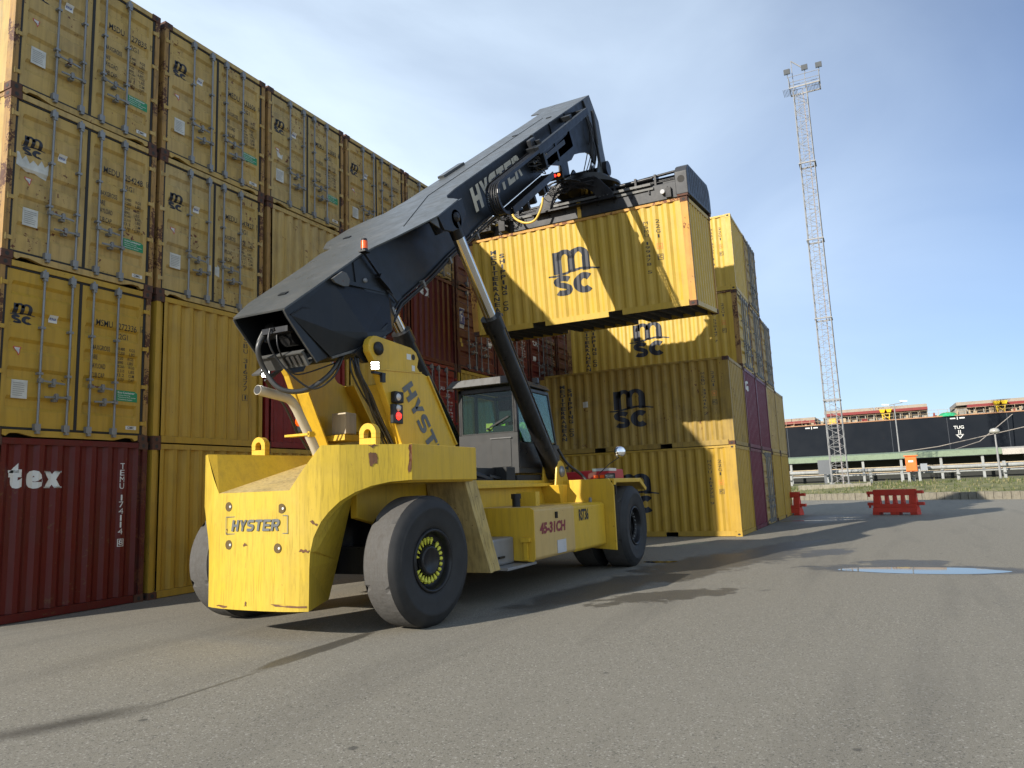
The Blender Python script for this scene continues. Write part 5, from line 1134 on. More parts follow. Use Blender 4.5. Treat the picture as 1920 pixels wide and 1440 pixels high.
# chipped and scraped spots on the shell, where bare brown metal shows
def chip(P, name='paint_chip'):
    """P: outline on the rear face as (y, z)"""
    r = random.Random(len(P)*7+int(P[0][1]*100)); Q = []
    for (a, b), (c, d) in zip(P, P[1:]+P[:1]):
        for k in range(4): t = k/4; Q.append((a+(c-a)*t+r.uniform(-.008, .008), b+(d-b)*t+r.uniform(-.012, .012)))
    me = MB().add([(lerp(XR, abs(y-YM))-.006, y, z) for y, z in Q], [tuple(range(len(Q)))]).mesh(name, fixn=False); tpm(name, me, M['chip'])
M['chip'] = paint('bare rusty metal', (0.15, 0.07, 0.035), rust=2.0, dirt=0.6, rough=0.8, scale=3)
for P in ([(-6.02, 2.14), (-6.045, 2.14), (-6.045, 1.86), (-6.01, 1.80), (-6.015, 1.98)], [(-5.72, 2.05), (-5.78, 2.06), (-5.79, 1.93), (-5.73, 1.90)], [(-5.72, 2.145), (-5.80, 2.145), (-5.76, 2.115)],
          [(-5.21, 0.99), (-5.13, 1.00), (-5.10, 0.985), (-5.20, 0.965)], [(-4.30, 1.065), (-4.34, 1.08), (-4.38, 1.062), (-4.37, 1.045), (-4.32, 1.045)], [(-5.30, 1.26), (-5.24, 1.32), (-5.22, 1.31), (-5.28, 1.25)],
          [(-4.75, 0.40), (-5.19, 0.395), (-5.19, 0.38), (-4.8, 0.385)], [(-4.36, 0.43), (-4.38, 0.38), (-4.33, 0.37)], [(-4.05, 0.37), (-3.85, 0.37), (-3.87, 0.35), (-4.05, 0.345)], [(-4.03, 1.24), (-4.04, 1.24), (-4.04, 1.18), (-4.03, 1.18)]):
    chip(P)

# ---- boom: s runs up the boom from its tail, y across, d above (+) or below (-) the top plate
_th = math.atan(.737); BU = V(math.cos(_th), 0, math.sin(_th)); BN = V(-math.sin(_th), 0, math.cos(_th)); BO = V(.61, YM, 3.79)
def bw(s, y, d): return tuple(BO+BU*s+V(0, y, 0)+BN*d)
def sdprism(mb, P, y0, y1): return mb.prism([bw(s, y0, d) for s, d in P], (0, y1-y0, 0))
def bbox(mb, s0, s1, y0, y1, d0, d1): return mb.hexa([bw(s0,y0,d0), bw(s1,y0,d0), bw(s1,y1,d0), bw(s0,y1,d0), bw(s0,y0,d1), bw(s1,y0,d1), bw(s1,y1,d1), bw(s0,y1,d1)])
BN_, BF = -.45, .55                     # near and far faces of the boom
boom = tp('boom', bbox(bbox(MB(), 2.05, 5.0, BN_, BF, -0.93, -0.025), 4.9, 11.6, BN_+.015, BF-.015, -0.86, -0.02), M['boom'], bevel=0.012)
for s in (2.3, 4.75): pass
near = [(0,-.47),(.65,-.47),(1.8,-.46),(2.03,-.53),(2.34,-.72),(2.7,-.89),(3.09,-1.06),(3.93,-1.01),(4.08,-.86),(4.25,-.66),(4.5,-.52),(4.98,-.46),(5.6,-.455),(8.5,-.455),(11.7,-.455)]
far = [(0,.37),(.5,.55),(1.8,.60),(2.34,.68),(2.55,.60),(2.7,.86),(3.09,1.06),(3.70,1.03),(4.08,.86),(4.3,.64),(4.98,.56),(8.9,.56),(11.7,.56)]
tpl = MB()
def lerpL(T, s):
    for (a, b), (c, d) in zip(T, T[1:]):
        if s <= c: return b+(d-b)*(s-a)/(c-a)
    return T[-1][1]
ss = sorted(set([a for a, b in near]+[a for a, b in far]+[1.2, 3.4, 6.5, 7.5, 9.5, 10.5])); vs = []
for s in ss:
    for k in range(5): y = lerpL(near, s)+(lerpL(far, s)-lerpL(near, s))*k/4; vs.append((s, y))
n = len(ss); P = [bw(s, y, 0) for s, y in vs]+[bw(s, y, -.022) for s, y in vs]; F = []
for i in range(n-1):
    for k in range(4): a = i*5+k; F.append((a, a+1, a+6, a+5)); F.append((a+5*n, a+5*n+5, a+5*n+6, a+5*n+1))
    a = i*5; F.append((a, a+5, a+5+5*n, a+5*n)); a = i*5+4; F.append((a+5, a, a+5*n, a+5+5*n))
F += [(k, k+5*n, k+1+5*n, k+1) for k in range(4)]+[((n-1)*5+k, (n-1)*5+k+1, (n-1)*5+k+1+5*n, (n-1)*5+k+5*n) for k in range(4)]
tpl.add(P, F); tp('top_plate', tpl, M['boomlit'], boom)
tp('top_plate_seam', MB().tube([bw(2.9, -.55, .004), bw(4.9, .06, .004), bw(11.5, .1, .004)], 0.006, 4), M['boom'], boom)
for s, y in ((.55, -.05), (3.0, .55), (9.6, .1), (11.2, -.2)): bb = MB(); bbox(bb, s, s+.08, y, y+.12, .001, .014); tp('top_cover', bb, M['boom'], boom)
bb = MB(); bbox(bb, 6.4, 7.4, .46, .60, .001, .05); tp('hose_guard', bb, M['boomlit'], boom)
# tail: open box
tail = MB()
sdprism(tail, [(0,-.022),(0,-.10),(.12,-.80),(.42,-.86),(2.08,-.94),(2.08,-.022)], BN_-.005, BN_+.03)
sdprism(tail, [(0,-.022),(0,-.10),(.12,-.80),(.42,-.86),(2.08,-.94),(2.08,-.022)], .35, .385)
tail.hexa([bw(.12,BN_+.03,-.80), bw(2.0,BN_+.03,-.92), bw(2.0,.35,-.92), bw(.12,.35,-.80), bw(.12,BN_+.03,-.77), bw(2.0,BN_+.03,-.89), bw(2.0,.35,-.89), bw(.12,.35,-.77)])
bbox(tail, 1.15, 1.2, BN_+.03, .35, -.88, -.03)
tp('boom_tail', tail, M['boom'], boom, bevel=0.004)
# flared cheeks around the pivot
for sg, yb in ((-1, BN_-.006), (1, .386)):
    q = MB(); A = [bw(.06, yb, -.12), bw(1.0, yb-.0*sg, -.05), bw(2.04, yb, -.70), bw(.36, yb+sg*.03, -.86), bw(.98, yb+sg*.21, -1.02), bw(1.5, yb+sg*.21, -1.08), bw(2.04, yb, -.97), bw(.98, yb+sg*.21, -.84), bw(.5, yb+sg*.10, -.56)]
    q.add(A, [(0,1,8),(1,7,8),(1,2,7),(2,5,7),(2,6,5),(7,5,4),(8,7,4,3),(0,8,3)]); q.add([bw(.36, yb, -.865), bw(.36, yb+sg*.03, -.865), bw(.98, yb+sg*.21, -1.03), bw(1.5, yb+sg*.21, -1.09), bw(2.04, yb, -.98), bw(.98, yb, -1.03)], [(0,1,2,3,4,5)])
    tp('pivot_cheek', q, M['boom'], boom)
    tp('pivot_cheek_edge', MB().beam(bw(.36, yb+sg*.035, -.865), bw(.98, yb+sg*.215, -1.03), .03, .03).beam(bw(.98, yb+sg*.215, -1.03), bw(1.3, yb+sg*.215, -1.065), .03, .03), M['bare'], boom)
ear = MB(); 
for y in (-.66, .56): sdprism(ear, [(.60,-.95),(.70,-1.15),(.87,-1.22),(1.05,-1.15),(1.5,-.95)], y, y+.06)
ear.cyl((1.93, YM-.66, 3.47), (1.93, YM+.66, 3.47), .09, n=16); tp('pivot_ear', ear, M['boom'], boom)
# porthole with hose end
ph = MB(); c = V(*bw(.52, BN_-.012, -.62)); ph.add([tuple(c+BU*(.075*math.cos(t))+BN*(.10*math.sin(t))) for t in [2*math.pi*i/18 for i in range(18)]], [tuple(range(18))]); tp('porthole', ph, M['dark'], boom)
tp('porthole_ring', MB().tube([tuple(c+V(0,-.004,0)+BU*(.05*math.cos(t)+.01)+BN*(.05*math.sin(t)-.01)) for t in [rad(a) for a in range(-90, 91, 15)]], .008, 6), M['zinc'], boom)
# lashing eye, stiffener, doubler
e = MB(); sdprism(e, [(.95,-.03),(.98,-.10),(1.10,-.20),(1.20,-.24),(1.27,-.17),(1.26,-.08),(1.20,-.03)], BN_-.075, BN_-.045); tp('lifting_eye', e, M['bare'], boom)
tp('stiffener', MB().beam(bw(1.24, BN_-.03, -.20), bw(2.0, BN_-.01, -.66), .035, .05), M['boom'], boom)
e = MB(); sdprism(e, [(1.55,-.03),(2.09,-.03),(2.30,-.93),(2.04,-.93),(1.62,-.52),(1.42,-.30)], BN_-.022, BN_-.002); tp('doubler_plate', e, M['boom'], boom)
tp('cover_cap', MB().rev([(0,.03),(.03,.03),(.035,0)], bw(1.62, BN_-.02, -.33), (0,-1,0), 10), M['zinc'], boom)
# cylinder head boxes under the wings
for sg in (-1, 1):
    h = MB(); y0, y1 = (-1.02, -.97) if sg < 0 else (.99, 1.04)
    sdprism(h, [(3.15,-.022),(3.20,-.26),(3.42,-.36),(3.75,-.40),(4.02,-.26),(4.05,-.022)], y0, y1)
    sdprism(h, [(3.35,-.022),(3.42,-.36),(3.75,-.40),(4.02,-.26),(4.05,-.022)], *( (-.74, -.69) if sg < 0 else (.74, .79)))
    ya, yb = (-.97, BN_) if sg < 0 else (BF, .99); bbox(h, 3.97, 4.03, ya, yb, -.26, -.022)
    bbox(h, 3.18, 3.24, ya, yb, -.10, -.022)
    tp('cylinder_bracket', h, M['boom'], boom, bevel=0.006)
    tp('bracket_pin', MB().rev([(0,.04),(.03,.045),(.035,.03),(.075,.03),(.08,0)], bw(3.66, sg*1.02, -.21), (0, sg, 0), 20), M['steelblack'], boom)
tp('gusset', MB().prism([bw(2.93, -1.0, -.03), bw(3.15, -1.0, -.03), bw(3.12, -1.0, -.20)], (0, .02, 0)), M['bare'], boom)
# pipes along the lower edge
for i, (dd, y, r_) in enumerate(((-.90, -.475, .014), (-.945, -.49, .018), (-.985, -.47, .014), (-1.0, -.40, .016), (-.96, -.43, .012))):
    tp('hydraulic_pipe', MB().tube([bw(1.75+i*.05, y-.02, dd-.10), bw(2.2, y, dd-.0), bw(3.2, y, dd), bw(4.0, y, dd+.05), bw(4.8, y, dd+.06), bw(5.6, y, dd+.10-.02*i), bw(6.4, y-.03, dd+.08), bw(8.8, y-.03, dd+.08)], r_, 6), M['rubber'], boom)
for s in (1.9, 2.9, 3.9, 5.1, 6.2): b = MB(); bbox(b, s, s+.05, -.52, -.44, -.99, -.88); tp('pipe_clamp', b, M['dzinc'], boom)
# lettering on the near side
a = block(T2(), 'HYSTER', 5.48, 8.05, -.60, -.17, 0.10, 0.12); tpm('lettering', art(a, lambda u, v: bw(u, BN_+.010, v), (), 'lettering'), M['cream_text'], boom)
# amber beacon on its bracket
px, py, pz = bw(1.78, BN_-.09, .03)
bk = tp('beacon_bracket', MB().box(px-.06, px+.06, py-.06, py+.06, pz-.02, pz).beam(bw(1.78, BN_-.08, 0), bw(2.05, BN_-.06, -.72), .035, .03).beam(bw(1.90, BN_-.06, -.38), bw(2.02, BN_-.06, -.62), .09, .08), M['steelblack'], boom)
tp('beacon', MB().cyl((px, py, pz), (px, py, pz+.03), .05, n=14), M['steelblack'], bk); tp('beacon_lens', MB().cyl((px, py, pz+.03), (px, py, pz+.14), .045, n=14), M['amberlit'] if 'amberlit' in M else M['amber'], bk); tp('beacon_cap', MB().cyl((px, py, pz+.14), (px, py, pz+.175), .042, .036, n=14), M['steelblack'], bk)
hoses(2, [bw(2.0, -.50, -.62), bw(2.03, -.50, -.76), bw(2.10, -.49, -.90)], 0.01, 0.009)
# hydraulics inside the tail and the hanging hose loops
tp('hydraulic_motor', MB().cyl(bw(.25, -.22, -.42), bw(.25, .02, -.42), .14, n=16).cyl(bw(.32, .10, -.34), bw(.32, .22, -.34), .12, n=14).box(*[x for x in ()]) if 0 else MB().cyl(bw(.25, -.25, -.45), bw(.25, -.05, -.45), .13, n=16).cyl(bw(.30, .05, -.36), bw(.30, .2, -.36), .11, n=14).cyl(bw(.1, -.15, -.45), bw(.5, -.15, -.45), .07, n=10), M['steelblack'], boom)
tp('valve_block', MB().beam(bw(.10, -.32, -.30), bw(.10, .10, -.30), .10, .07).beam(bw(.08, -.12, -.26), bw(.08, .12, -.40), .05, .05), M['steelblack'], boom)
M['traymat'] = plain('dusty grey tray', (0.075, 0.075, 0.07), 0.6, var=0.3)
tr_ = tp('tail_tray', bbox(bbox(bbox(MB(), .02, .06, -.40, .33, -.76, -.60), .02, .4, -.40, .33, -.78, -.76), .0, .08, -.40, .33, -.60, -.585), M['traymat'], boom)
for y in (-.34, -.26, -.18, -.10): b = MB(); bbox(b, -.002, .022, y, y+.035, -.74, -.62); tp('tray_slot', b, M['dark'], tr_)
tp('tray_flange', bbox(bbox(MB(), -.02, .30, .38, .52, -.80, -.775), .1, .35, .36, .46, -.93, -.91), M['bare'], boom)
def spline(P, r, mat='rubber', name='hydraulic_hose', parent=None, n=8, st=6):
    Q = [V(*p) for p in P]; pts = []
    for k in range(len(Q)-1):
        p0, p1, p2, p3 = Q[max(k-1, 0)], Q[k], Q[k+1], Q[min(k+2, len(Q)-1)]
        for s in range(st): t = s/st; pts.append(0.5*((2*p1)+(p2-p0)*t+(2*p0-5*p1+4*p2-p3)*t*t+(3*p1-p0-3*p2+p3)*t**3))
    pts.append(Q[-1]); return tp(name, MB().tube([tuple(p) for p in pts], r, n), M[mat], parent)
M['hosegrey'] = plain('thick grey hydraulic hose', (0.05, 0.05, 0.048), 0.4)
spline([bw(.12, .10, -.30), bw(-.08, .14, -.42), bw(-.12, .16, -.70), bw(-.16, .02, -.96), bw(.0, -.18, -1.10), bw(.30, -.36, -1.08), bw(.62, -.46, -.95)], .032, 'hosegrey', parent=boom)
spline([bw(.10, .12, -.28), bw(-.05, .17, -.42), bw(-.09, .19, -.72), bw(-.12, .06, -.99), bw(.04, -.14, -1.12), bw(.34, -.32, -1.10), bw(.64, -.42, -.98)], .022, 'hosegrey', parent=boom)
spline([bw(.06, -.06, -.24), bw(-.06, -.06, -.36), bw(-.08, -.08, -.60), bw(-.05, -.18, -.90), bw(.05, -.30, -1.12), bw(.32, -.44, -1.10), bw(.60, -.50, -.93)], .013, 'rubber', parent=boom)
spline([bw(.10, -.10, -.30), bw(-.02, -.12, -.46), bw(-.0, -.10, -.70), bw(.06, -.14, -.9), bw(.5, -.40, -1.0)], .010, 'rubber', parent=boom)
# ---- energy chain looping beside the boom
ch = MB(); path = []
for i in range(17): s = 8.75-i*(8.75-6.1)/16; path.append((s, -.265-.02*i/16))
for i in range(1, 12): t = math.pi*i/12; path.append((6.1-.30*math.sin(t), -.575+.29*math.cos(t)))
for i in range(18): s = 6.1+i*(8.68-6.1)/17; path.append((s, -.865+.0*i))
ec = tp('energy_chain', MB().tube([bw(s, -.62, d) for s, d in path], .012, 4), M['steelblack'])
for y0 in (-.80, -.56):
    b = MB()
    for (s0, d0), (s1, d1) in zip(path, path[1:]): b.beam(bw(s0, y0, d0), bw(s1, y0, d1), .014, .062, BN)
    tp('chain_side', b, M['steelblack'], ec)
b = MB()
for (s0, d0), (s1, d1) in zip(path, path[1:]):
    for k in (.25, .75): s, d = s0+(s1-s0)*k, d0+(d1-d0)*k; dv = V(s1-s0, 0, d1-d0).normalized(); up_ = BN*dv.x-BU*dv.z; c = V(*bw(s, -.80, d))+up_*.03; b.beam(tuple(c), tuple(c+V(0,.24,0)), .022, .008)
tp('chain_links', b, M['steelblack'], ec)
for i in range(4):
    y = -.76+i*.05; tp('chain_hose', MB().tube([bw(s, y, d) for s, d in path], .017, 6), M['rubber'], ec)
tray = MB(); bbox(tray, 6.15, 8.66, -.84, -.52, -.925, -.90); bbox(tray, 6.15, 8.66, -.86, -.84, -.93, -.80)
for i in range(26): bbox(tray, 6.2+i*.095, 6.23+i*.095, -.84, -.80, -.90, -.84)
tp('chain_tray', tray, M['steelblack'], ec)
for s in (6.9, 7.3, 7.9, 8.1): b = MB(); bbox(b, s, s+.10, -.84, -.70, -1.09, -.945); tp('cable_gland', b, M['steelblack'], ec, bevel=0.01)
# cantilever arm that guides the chain
arm = MB().beam(bw(8.35, -.76, -.26), bw(12.30, -.76, -.22), .10, .17, BN)
bbox(arm, 12.2, 12.3, -.71, -.44, -.30, -.14); bbox(arm, 11.1, 11.25, -.71, -.44, -.18, -.06); bbox(arm, 8.35, 8.6, -.71, -.50, -.35, -.17)
tp('chain_arm', arm, M['boom'], bevel=0.01)
b = MB(); bbox(b, 8.6, 9.0, -.52, -.455, -.72, -.40); bbox(b, 8.75, 8.83, -.72, -.46, -.70, -.1); tp('slide_pad_housing', b, M['boom'], boom, bevel=0.008)
b = MB(); sdprism(b, [(8.55,-.03),(8.85,-.03),(8.9,-.2),(8.72,-.34),(8.55,-.26)], -.60, -.50); tp('hose_pulley', b, M['spread'], boom, bevel=0.02)
tp('boom_collar', bbox(MB(), 9.0, 9.10, -.50, -.44, -.78, 0.0), M['boom'], boom); tp('boom_collar', bbox(MB(), 10.3, 10.4, -.46, -.44, -.9, 0.0), M['boom'], boom)
b = MB(); bbox(b, 9.35, 11.0, -.462, -.440, -.66, -.55); tp('bright_rail', b, M['spread'], boom)
r7 = random.Random(17)
for i in range(16):
    s = r7.uniform(8.2, 8.8); d = r7.uniform(-.70, -.40); spline([bw(s, -.50, d), bw(s+.15, -.62, d-.05+r7.uniform(-.1, .1)), bw(s+r7.uniform(.2, .5), -.58, d-r7.uniform(.05, .2)), bw(s+r7.uniform(.3, .7), -.50, -.72)], .012, 'rubber', parent=boom, n=5, st=4)
for i in range(8): s = 8.35+i*.12; tp('hose_coupling', MB().cyl(bw(s, -.60, -.45-.03*(i % 3)), bw(s+.05, -.60, -.50), .022, n=6), M['dzinc'], boom)
# head of the last boom section
hd = MB(); sdprism(hd, [(11.5,-.02),(13.72,-.005),(13.72,-.30),(13.15,-1.60),(12.90,-1.66),(12.75,-1.35),(12.45,-1.22),(12.0,-1.12),(11.5,-1.04),(11.2,-1.10),(10.3,-1.0),(9.6,-.80),(9.6,-.6),(11.4,-.5)], -.435, -.40)
sdprism(hd, [(11.5,-.02),(13.72,-.005),(13.72,-.30),(13.15,-2.1),(12.8,-2.1),(12.75,-1.45),(12.45,-1.22),(11.5,-1.04),(10.3,-1.0),(10.3,-.6),(11.4,-.5)], .44, .475)
bbox(hd, 11.5, 12.6, -.40, .44, -1.0, -.12); hd.cyl(bw(12.2, -.35, -.55), bw(12.2, .35, -.55), .30, n=20)
tp('boom_head', hd, M['boom'], boom)
ht = MB(); ht.prism([bw(11.6,-.46,-.001), bw(13.77,-.48,-.001), bw(13.80,.40,-.001), bw(13.86,1.0,-.001), bw(12.9,.93,-.001), bw(12.7,.60,-.001), bw(11.6,.57,-.001)], tuple(-BN*.025)); tp('head_top_plate', ht, M['boomlit'], boom)
hn = MB(); P = [bw(13.20,-.47,.0), bw(13.77,-.48,.0), bw(13.90,-.52,-.75), bw(13.57,-.56,-1.44), bw(13.36,-.60,-1.84), bw(13.40,-.62,-2.20), bw(12.44,-.60,-1.80), bw(12.85,-.585,-1.60), bw(13.05,-.56,-1.2), bw(13.13,-.53,-.9), bw(13.21,-.50,-.28)]
hn.add(P+[(x, y+.035, z) for x, y, z in P], [tuple(range(11)), tuple(range(11, 22))[::-1]]+[(i, (i+1) % 11, 11+(i+1) % 11, 11+i) for i in range(11)])
tp('head_cheek', hn, M['boomlit'], boom)  # lighter colour stands in for light caught by the near cheek
hf = MB(); P = [(x, 2*YM-y, z) for x, y, z in P]; hf.add(P+[(x, y-.035, z) for x, y, z in P], [tuple(range(11)), tuple(range(11, 22))[::-1]]+[(i, (i+1) % 11, 11+(i+1) % 11, 11+i) for i in range(11)]); tp('head_cheek', hf, M['spread'], boom)
tp('head_pin', MB().cyl(bw(13.1, -.68, -1.88), bw(13.1, .68, -1.88), .09, n=18).cyl(bw(13.1, -.72, -1.88), bw(13.1, -.60, -1.88), .20, n=24), M['steelblack'], boom)
tp('tilt_cylinder', MB().cyl(bw(13.25, -.62, -.35), bw(13.0, -.60, -1.2), .045, n=10).cyl(bw(13.0, -.60, -1.2), bw(12.85, -.60, -1.75), .026, n=10), M['spread'], boom)
for i in range(7):
    y = -.5+r7.uniform(-.12, .25); spline([bw(12.95, -.50, -.28), bw(12.95+r7.uniform(-.1, .12), -.56+r7.uniform(-.05, .05), -.8), bw(12.7+r7.uniform(-.2, .15), y-.05, -1.35), bw(12.6+r7.uniform(-.4, .3), y+.2, -1.9), bw(12.4+r7.uniform(-.5, .3), y+.3, -2.4)], .014, 'rubber', parent=boom, n=5, st=5)

# ---- lift cylinders
for sg in (-1, 1):
    y = YM+sg*.92; A_ = V(3.70, y, 5.77); B_ = V(7.20, y, 1.87); d_ = (B_-A_).normalized(); S1 = A_+d_*1.80
    c = tp('lift_cylinder', MB().cyl(tuple(S1), tuple(B_-d_*.0), .150, n=32).cyl(tuple(S1-d_*.03), tuple(S1+d_*.22), .180, n=32).cyl((7.2, y-.11, 1.87), (7.2, y+.11, 1.87), .15, n=20), M['steelblack'])
    tp('cylinder_rod', MB().cyl(tuple(A_+d_*.12), tuple(S1+d_*.05), .103, n=32), M['chrome'], c)
    tp('rod_eye', MB().cyl(tuple(A_), tuple(A_+d_*.30), .105, n=20).cyl((3.70, y-.10, 5.77), (3.70, y+.10, 5.77), .15, n=20), M['steelblack'], c)
    tp('cylinder_pipe', MB().tube([tuple(S1+d_*.05+V(.17, sg*.06, .13)), tuple(S1+d_*.4+V(.17, sg*.06, .13)), tuple(B_-d_*1.4+V(.17, sg*.06, .13)), tuple(B_-d_*.6+V(.16, sg*.06, .12)), tuple(B_-d_*.1+V(.2, 0, .15))], .022, 8), M['rubber'], c)
    tp('pipe_clip', MB().beam(tuple(S1+d_*.08+V(.10, sg*.05, .10)), tuple(S1+d_*.08+V(.20, sg*.05, .17)), .08, .05), M['steelblack'], c)
    for y2 in (-.155, .115):
        f = MB(); f.prism([(x, y+y2, z) for x, z in ((6.92,1.55),(7.02,1.95),(7.08,2.05),(7.2,2.08),(7.32,2.04),(7.40,1.93),(7.62,1.55))], (0, .04, 0)); tp('cylinder_ear', f, M['m_yellow'], bevel=0.008)
    tp('ear_pin', MB().rev([(0,.05),(.04,.05),(.05,.035),(.10,.03),(.11,0)], (7.2, y+sg*.16, 1.87), (0, sg, 0), 18), M['dzinc'])
    f = MB(); f.hexa([(7.05, min(y-.18*sg, y+.20*sg), 1.15), (7.45, min(y-.18*sg, y+.20*sg), 1.15), (7.45, max(y-.18*sg, y+.10*sg), 1.15), (7.05, max(y-.18*sg, y+.10*sg), 1.15), (6.85, min(y-.18*sg, y+.24*sg), 1.62), (7.66, min(y-.18*sg, y+.24*sg), 1.62), (7.66, max(y-.18*sg, y+.24*sg), 1.62), (6.85, max(y-.18*sg, y+.24*sg), 1.62)])
    tp('ear_pedestal', f, M['m_yellow'], bevel=0.01)
hoses(6, [(7.25, -5.20, 2.35), (7.48, -5.20, 2.08), (7.75, -5.22, 1.86), (8.15, -5.15, 1.82), (8.5, -5.1, 1.78)], 0.04, 0.02)
spline([(7.20, -5.45, 2.30), (7.38, -5.55, 2.02), (7.62, -5.75, 1.78), (7.56, -5.95, 1.52), (7.30, -6.02, 1.33)], .028, 'rubber'); tp('hose_coupling', MB().cyl((7.30, -6.02, 1.28), (7.31, -6.02, 1.36), .04, n=8), M['dzinc'])
tp('warning_plate', MB().box(7.30, 7.33, -5.14, -4.98, 2.05, 2.45), M['lens'])

# ---- driver's cab
gl, gt, gp_ = newmat('cab window glass'); gt.nodes.remove(gp_)
_o = gt.nodes['Material Output']; _g = gt.nodes.new('ShaderNodeBsdfGlossy'); _g.inputs['Roughness'].default_value = 0.03; _t = gt.nodes.new('ShaderNodeBsdfTransparent'); _t.inputs['Color'].default_value = (0.62, 0.74, 0.70, 1); _m = gt.nodes.new('ShaderNodeMixShader'); _f = gt.nodes.new('ShaderNodeLayerWeight'); _f.inputs['Blend'].default_value = 0.12
_r = gt.nodes.new('ShaderNodeMapRange'); _r.inputs['To Min'].default_value = 0.02; _r.inputs['To Max'].default_value = 0.55
gt.links.new(_f.outputs['Fresnel'], _r.inputs['Value']); gt.links.new(_r.outputs[0], _m.inputs[0]); gt.links.new(_t.outputs[0], _m.inputs[1]); gt.links.new(_g.outputs[0], _m.inputs[2]); gt.links.new(_m.outputs[0], _o.inputs['Surface']); M['glass'] = gl
cy0, cy1 = -5.10, -3.86; xr, xf, zb, zs, zt = 6.20, 8.10, 1.92, 2.60, 3.47
cab = tp('cab', MB().box(xr, xf, cy0, cy1, 1.86, zb).box(xr, xr+.06, cy0, cy1, zb, zs).box(xr+.06, xf-.05, cy0, cy0+.05, zb, 2.42).box(xr+.06, xf-.05, cy1-.05, cy1, zb, 2.42)
   .prism([(xf-.06, cy0, 1.92), (xf, cy0, 1.92), (8.02, cy0, 2.25), (7.96, cy0, 2.25)], (0, cy1-cy0, 0)), M['cabgrey'])
pil = MB()
for y in (cy0, cy1-.06): pil.box(xr, xr+.08, y, y+.06, zs, zt); pil.beam((7.99, y+.03, 2.25), (7.62, y+.03, zt), .06, .06); pil.box(xr+.60, xr+.66, y, y+.06, 2.42, zt)
pil.box(xr, 7.65, cy0, cy0+.06, zt-.07, zt); pil.box(xr, 7.65, cy1-.06, cy1, zt-.07, zt); pil.box(xr, xr+.08, cy0+.06, cy1-.06, zt-.09, zt); pil.box(7.58, 7.65, cy0+.06, cy1-.06, zt-.07, zt)
tp('cab_pillars', pil, M['steelblack'], cab, bevel=0.01)
tp('cab_side_panel', MB().box(xr+.02, xf-.06, cy0-.012, cy0-.002, 1.95, 2.40), M['steelblack'], cab)
rfm = MB().hexa([(6.02, cy0-.05, 3.50), (7.72, cy0-.02, 3.50), (7.72, cy1+.02, 3.50), (6.02, cy1+.10, 3.50), (6.08, cy0+.0, 3.62), (7.68, cy0+.05, 3.60), (7.68, cy1-.03, 3.60), (6.08, cy1+.05, 3.62)])
tp('cab_roof', rfm, M['cabgrey'], cab, bevel=0.02)
tp('roof_visor', MB().hexa([(5.96, cy0+.02, 3.49), (6.08, cy0+.02, 3.49), (6.08, cy1+.14, 3.49), (5.96, cy1+.14, 3.49), (6.02, cy0+.06, 3.63), (6.08, cy0+.06, 3.64), (6.08, cy1+.02, 3.64), (6.02, cy1+.02, 3.63)]), M['cabtop'], cab, bevel=0.01)
tp('access_panel', MB().box(xr-.012, xr-.001, cy0+.14, cy0+.54, 1.98, 2.50), M['cabgrey'], cab, bevel=0.004)
tp('panel_handle', MB().box(xr-.03, xr-.012, cy0+.12, cy0+.56, 2.50, 2.52), M['cabtop'], cab)
rw = tp('rear_window', MB().box(xr+.005, xr+.012, cy0+.07, cy1-.07, zs+.02, zt-.10), M['glass'], cab)
tp('window_seal', MB().box(xr-.004, xr+.004, cy0+.06, cy1-.06, zs, zs+.025).box(xr-.004, xr+.004, cy0+.06, cy0+.085, zs+.025, zt-.09).box(xr-.004, xr+.004, cy1-.085, cy1-.06, zs+.025, zt-.09), M['gasket'], rw)
tp('wiper', MB().beam((xr-.03, cy0+.16, zs+.30), (xr-.03, cy0+.55, zs+.12), .012, .03).cyl((xr-.05, cy0+.60, zs+.09), (xr+.0, cy0+.60, zs+.09), .022, n=8).beam((xr-.035, cy0+.60, zs+.09), (xr-.03, cy0+.40, zs+.19), .018, .018), M['steelblack'], rw)
for y, nm in ((cy0+.01, 'side_window'), (cy1-.01, 'side_window')): tp(nm, MB().prism([(xr+.10, y, 2.44), (7.92, y, 2.44), (7.60, y, zt-.08), (xr+.10, y, zt-.08)], (0, .006, 0)), M['glass'], cab)
tp('windscreen', MB().hexa([(8.015, cy0+.06, 2.24), (8.022, cy0+.06, 2.24), (8.022, cy1-.06, 2.24), (8.015, cy1-.06, 2.24), (7.63, cy0+.06, zt-.06), (7.637, cy0+.06, zt-.06), (7.637, cy1-.06, zt-.06), (7.63, cy1-.06, zt-.06)]), M['glass'], cab)
tp('roof_lamp', MB().box(7.20, 7.28, cy0+.02, cy0+.14, 3.61, 3.73), M['steelblack'], cab, bevel=0.01)
tp('yellow_notice', MB().box(xr+.018, xr+.022, cy0+.52, cy0+.66, zs+.06, zs+.20), plain('yellow notice card', (0.75, 0.62, 0.10), 0.6), cab)
seat = tp('driver_seat', MB().box(6.65, 7.15, -4.89, -4.36, 2.15, 2.32).box(6.62, 6.75, -4.88, -4.37, 2.32, 2.78).box(6.64, 6.73, -4.76, -4.49, 2.84, 3.06).box(6.67, 6.70, -4.64, -4.60, 2.76, 2.85).box(6.75, 7.05, -4.79, -4.46, 1.93, 2.15), M['gasket'], cab, bevel=0.03)
tp('steering_column', MB().beam((7.75, -4.48, 1.95), (7.60, -4.48, 2.55), .09, .09).cyl((7.58, -4.48, 2.56), (7.60, -4.48, 2.58), .19, n=20), M['gasket'], cab)
tp('battery_box', MB().box(5.62, 5.95, -5.15, -4.85, 1.72, 1.96).box(6.0, 7.0, -5.16, -5.11, 1.66, 1.82), M['gasket'], None, bevel=0.015)
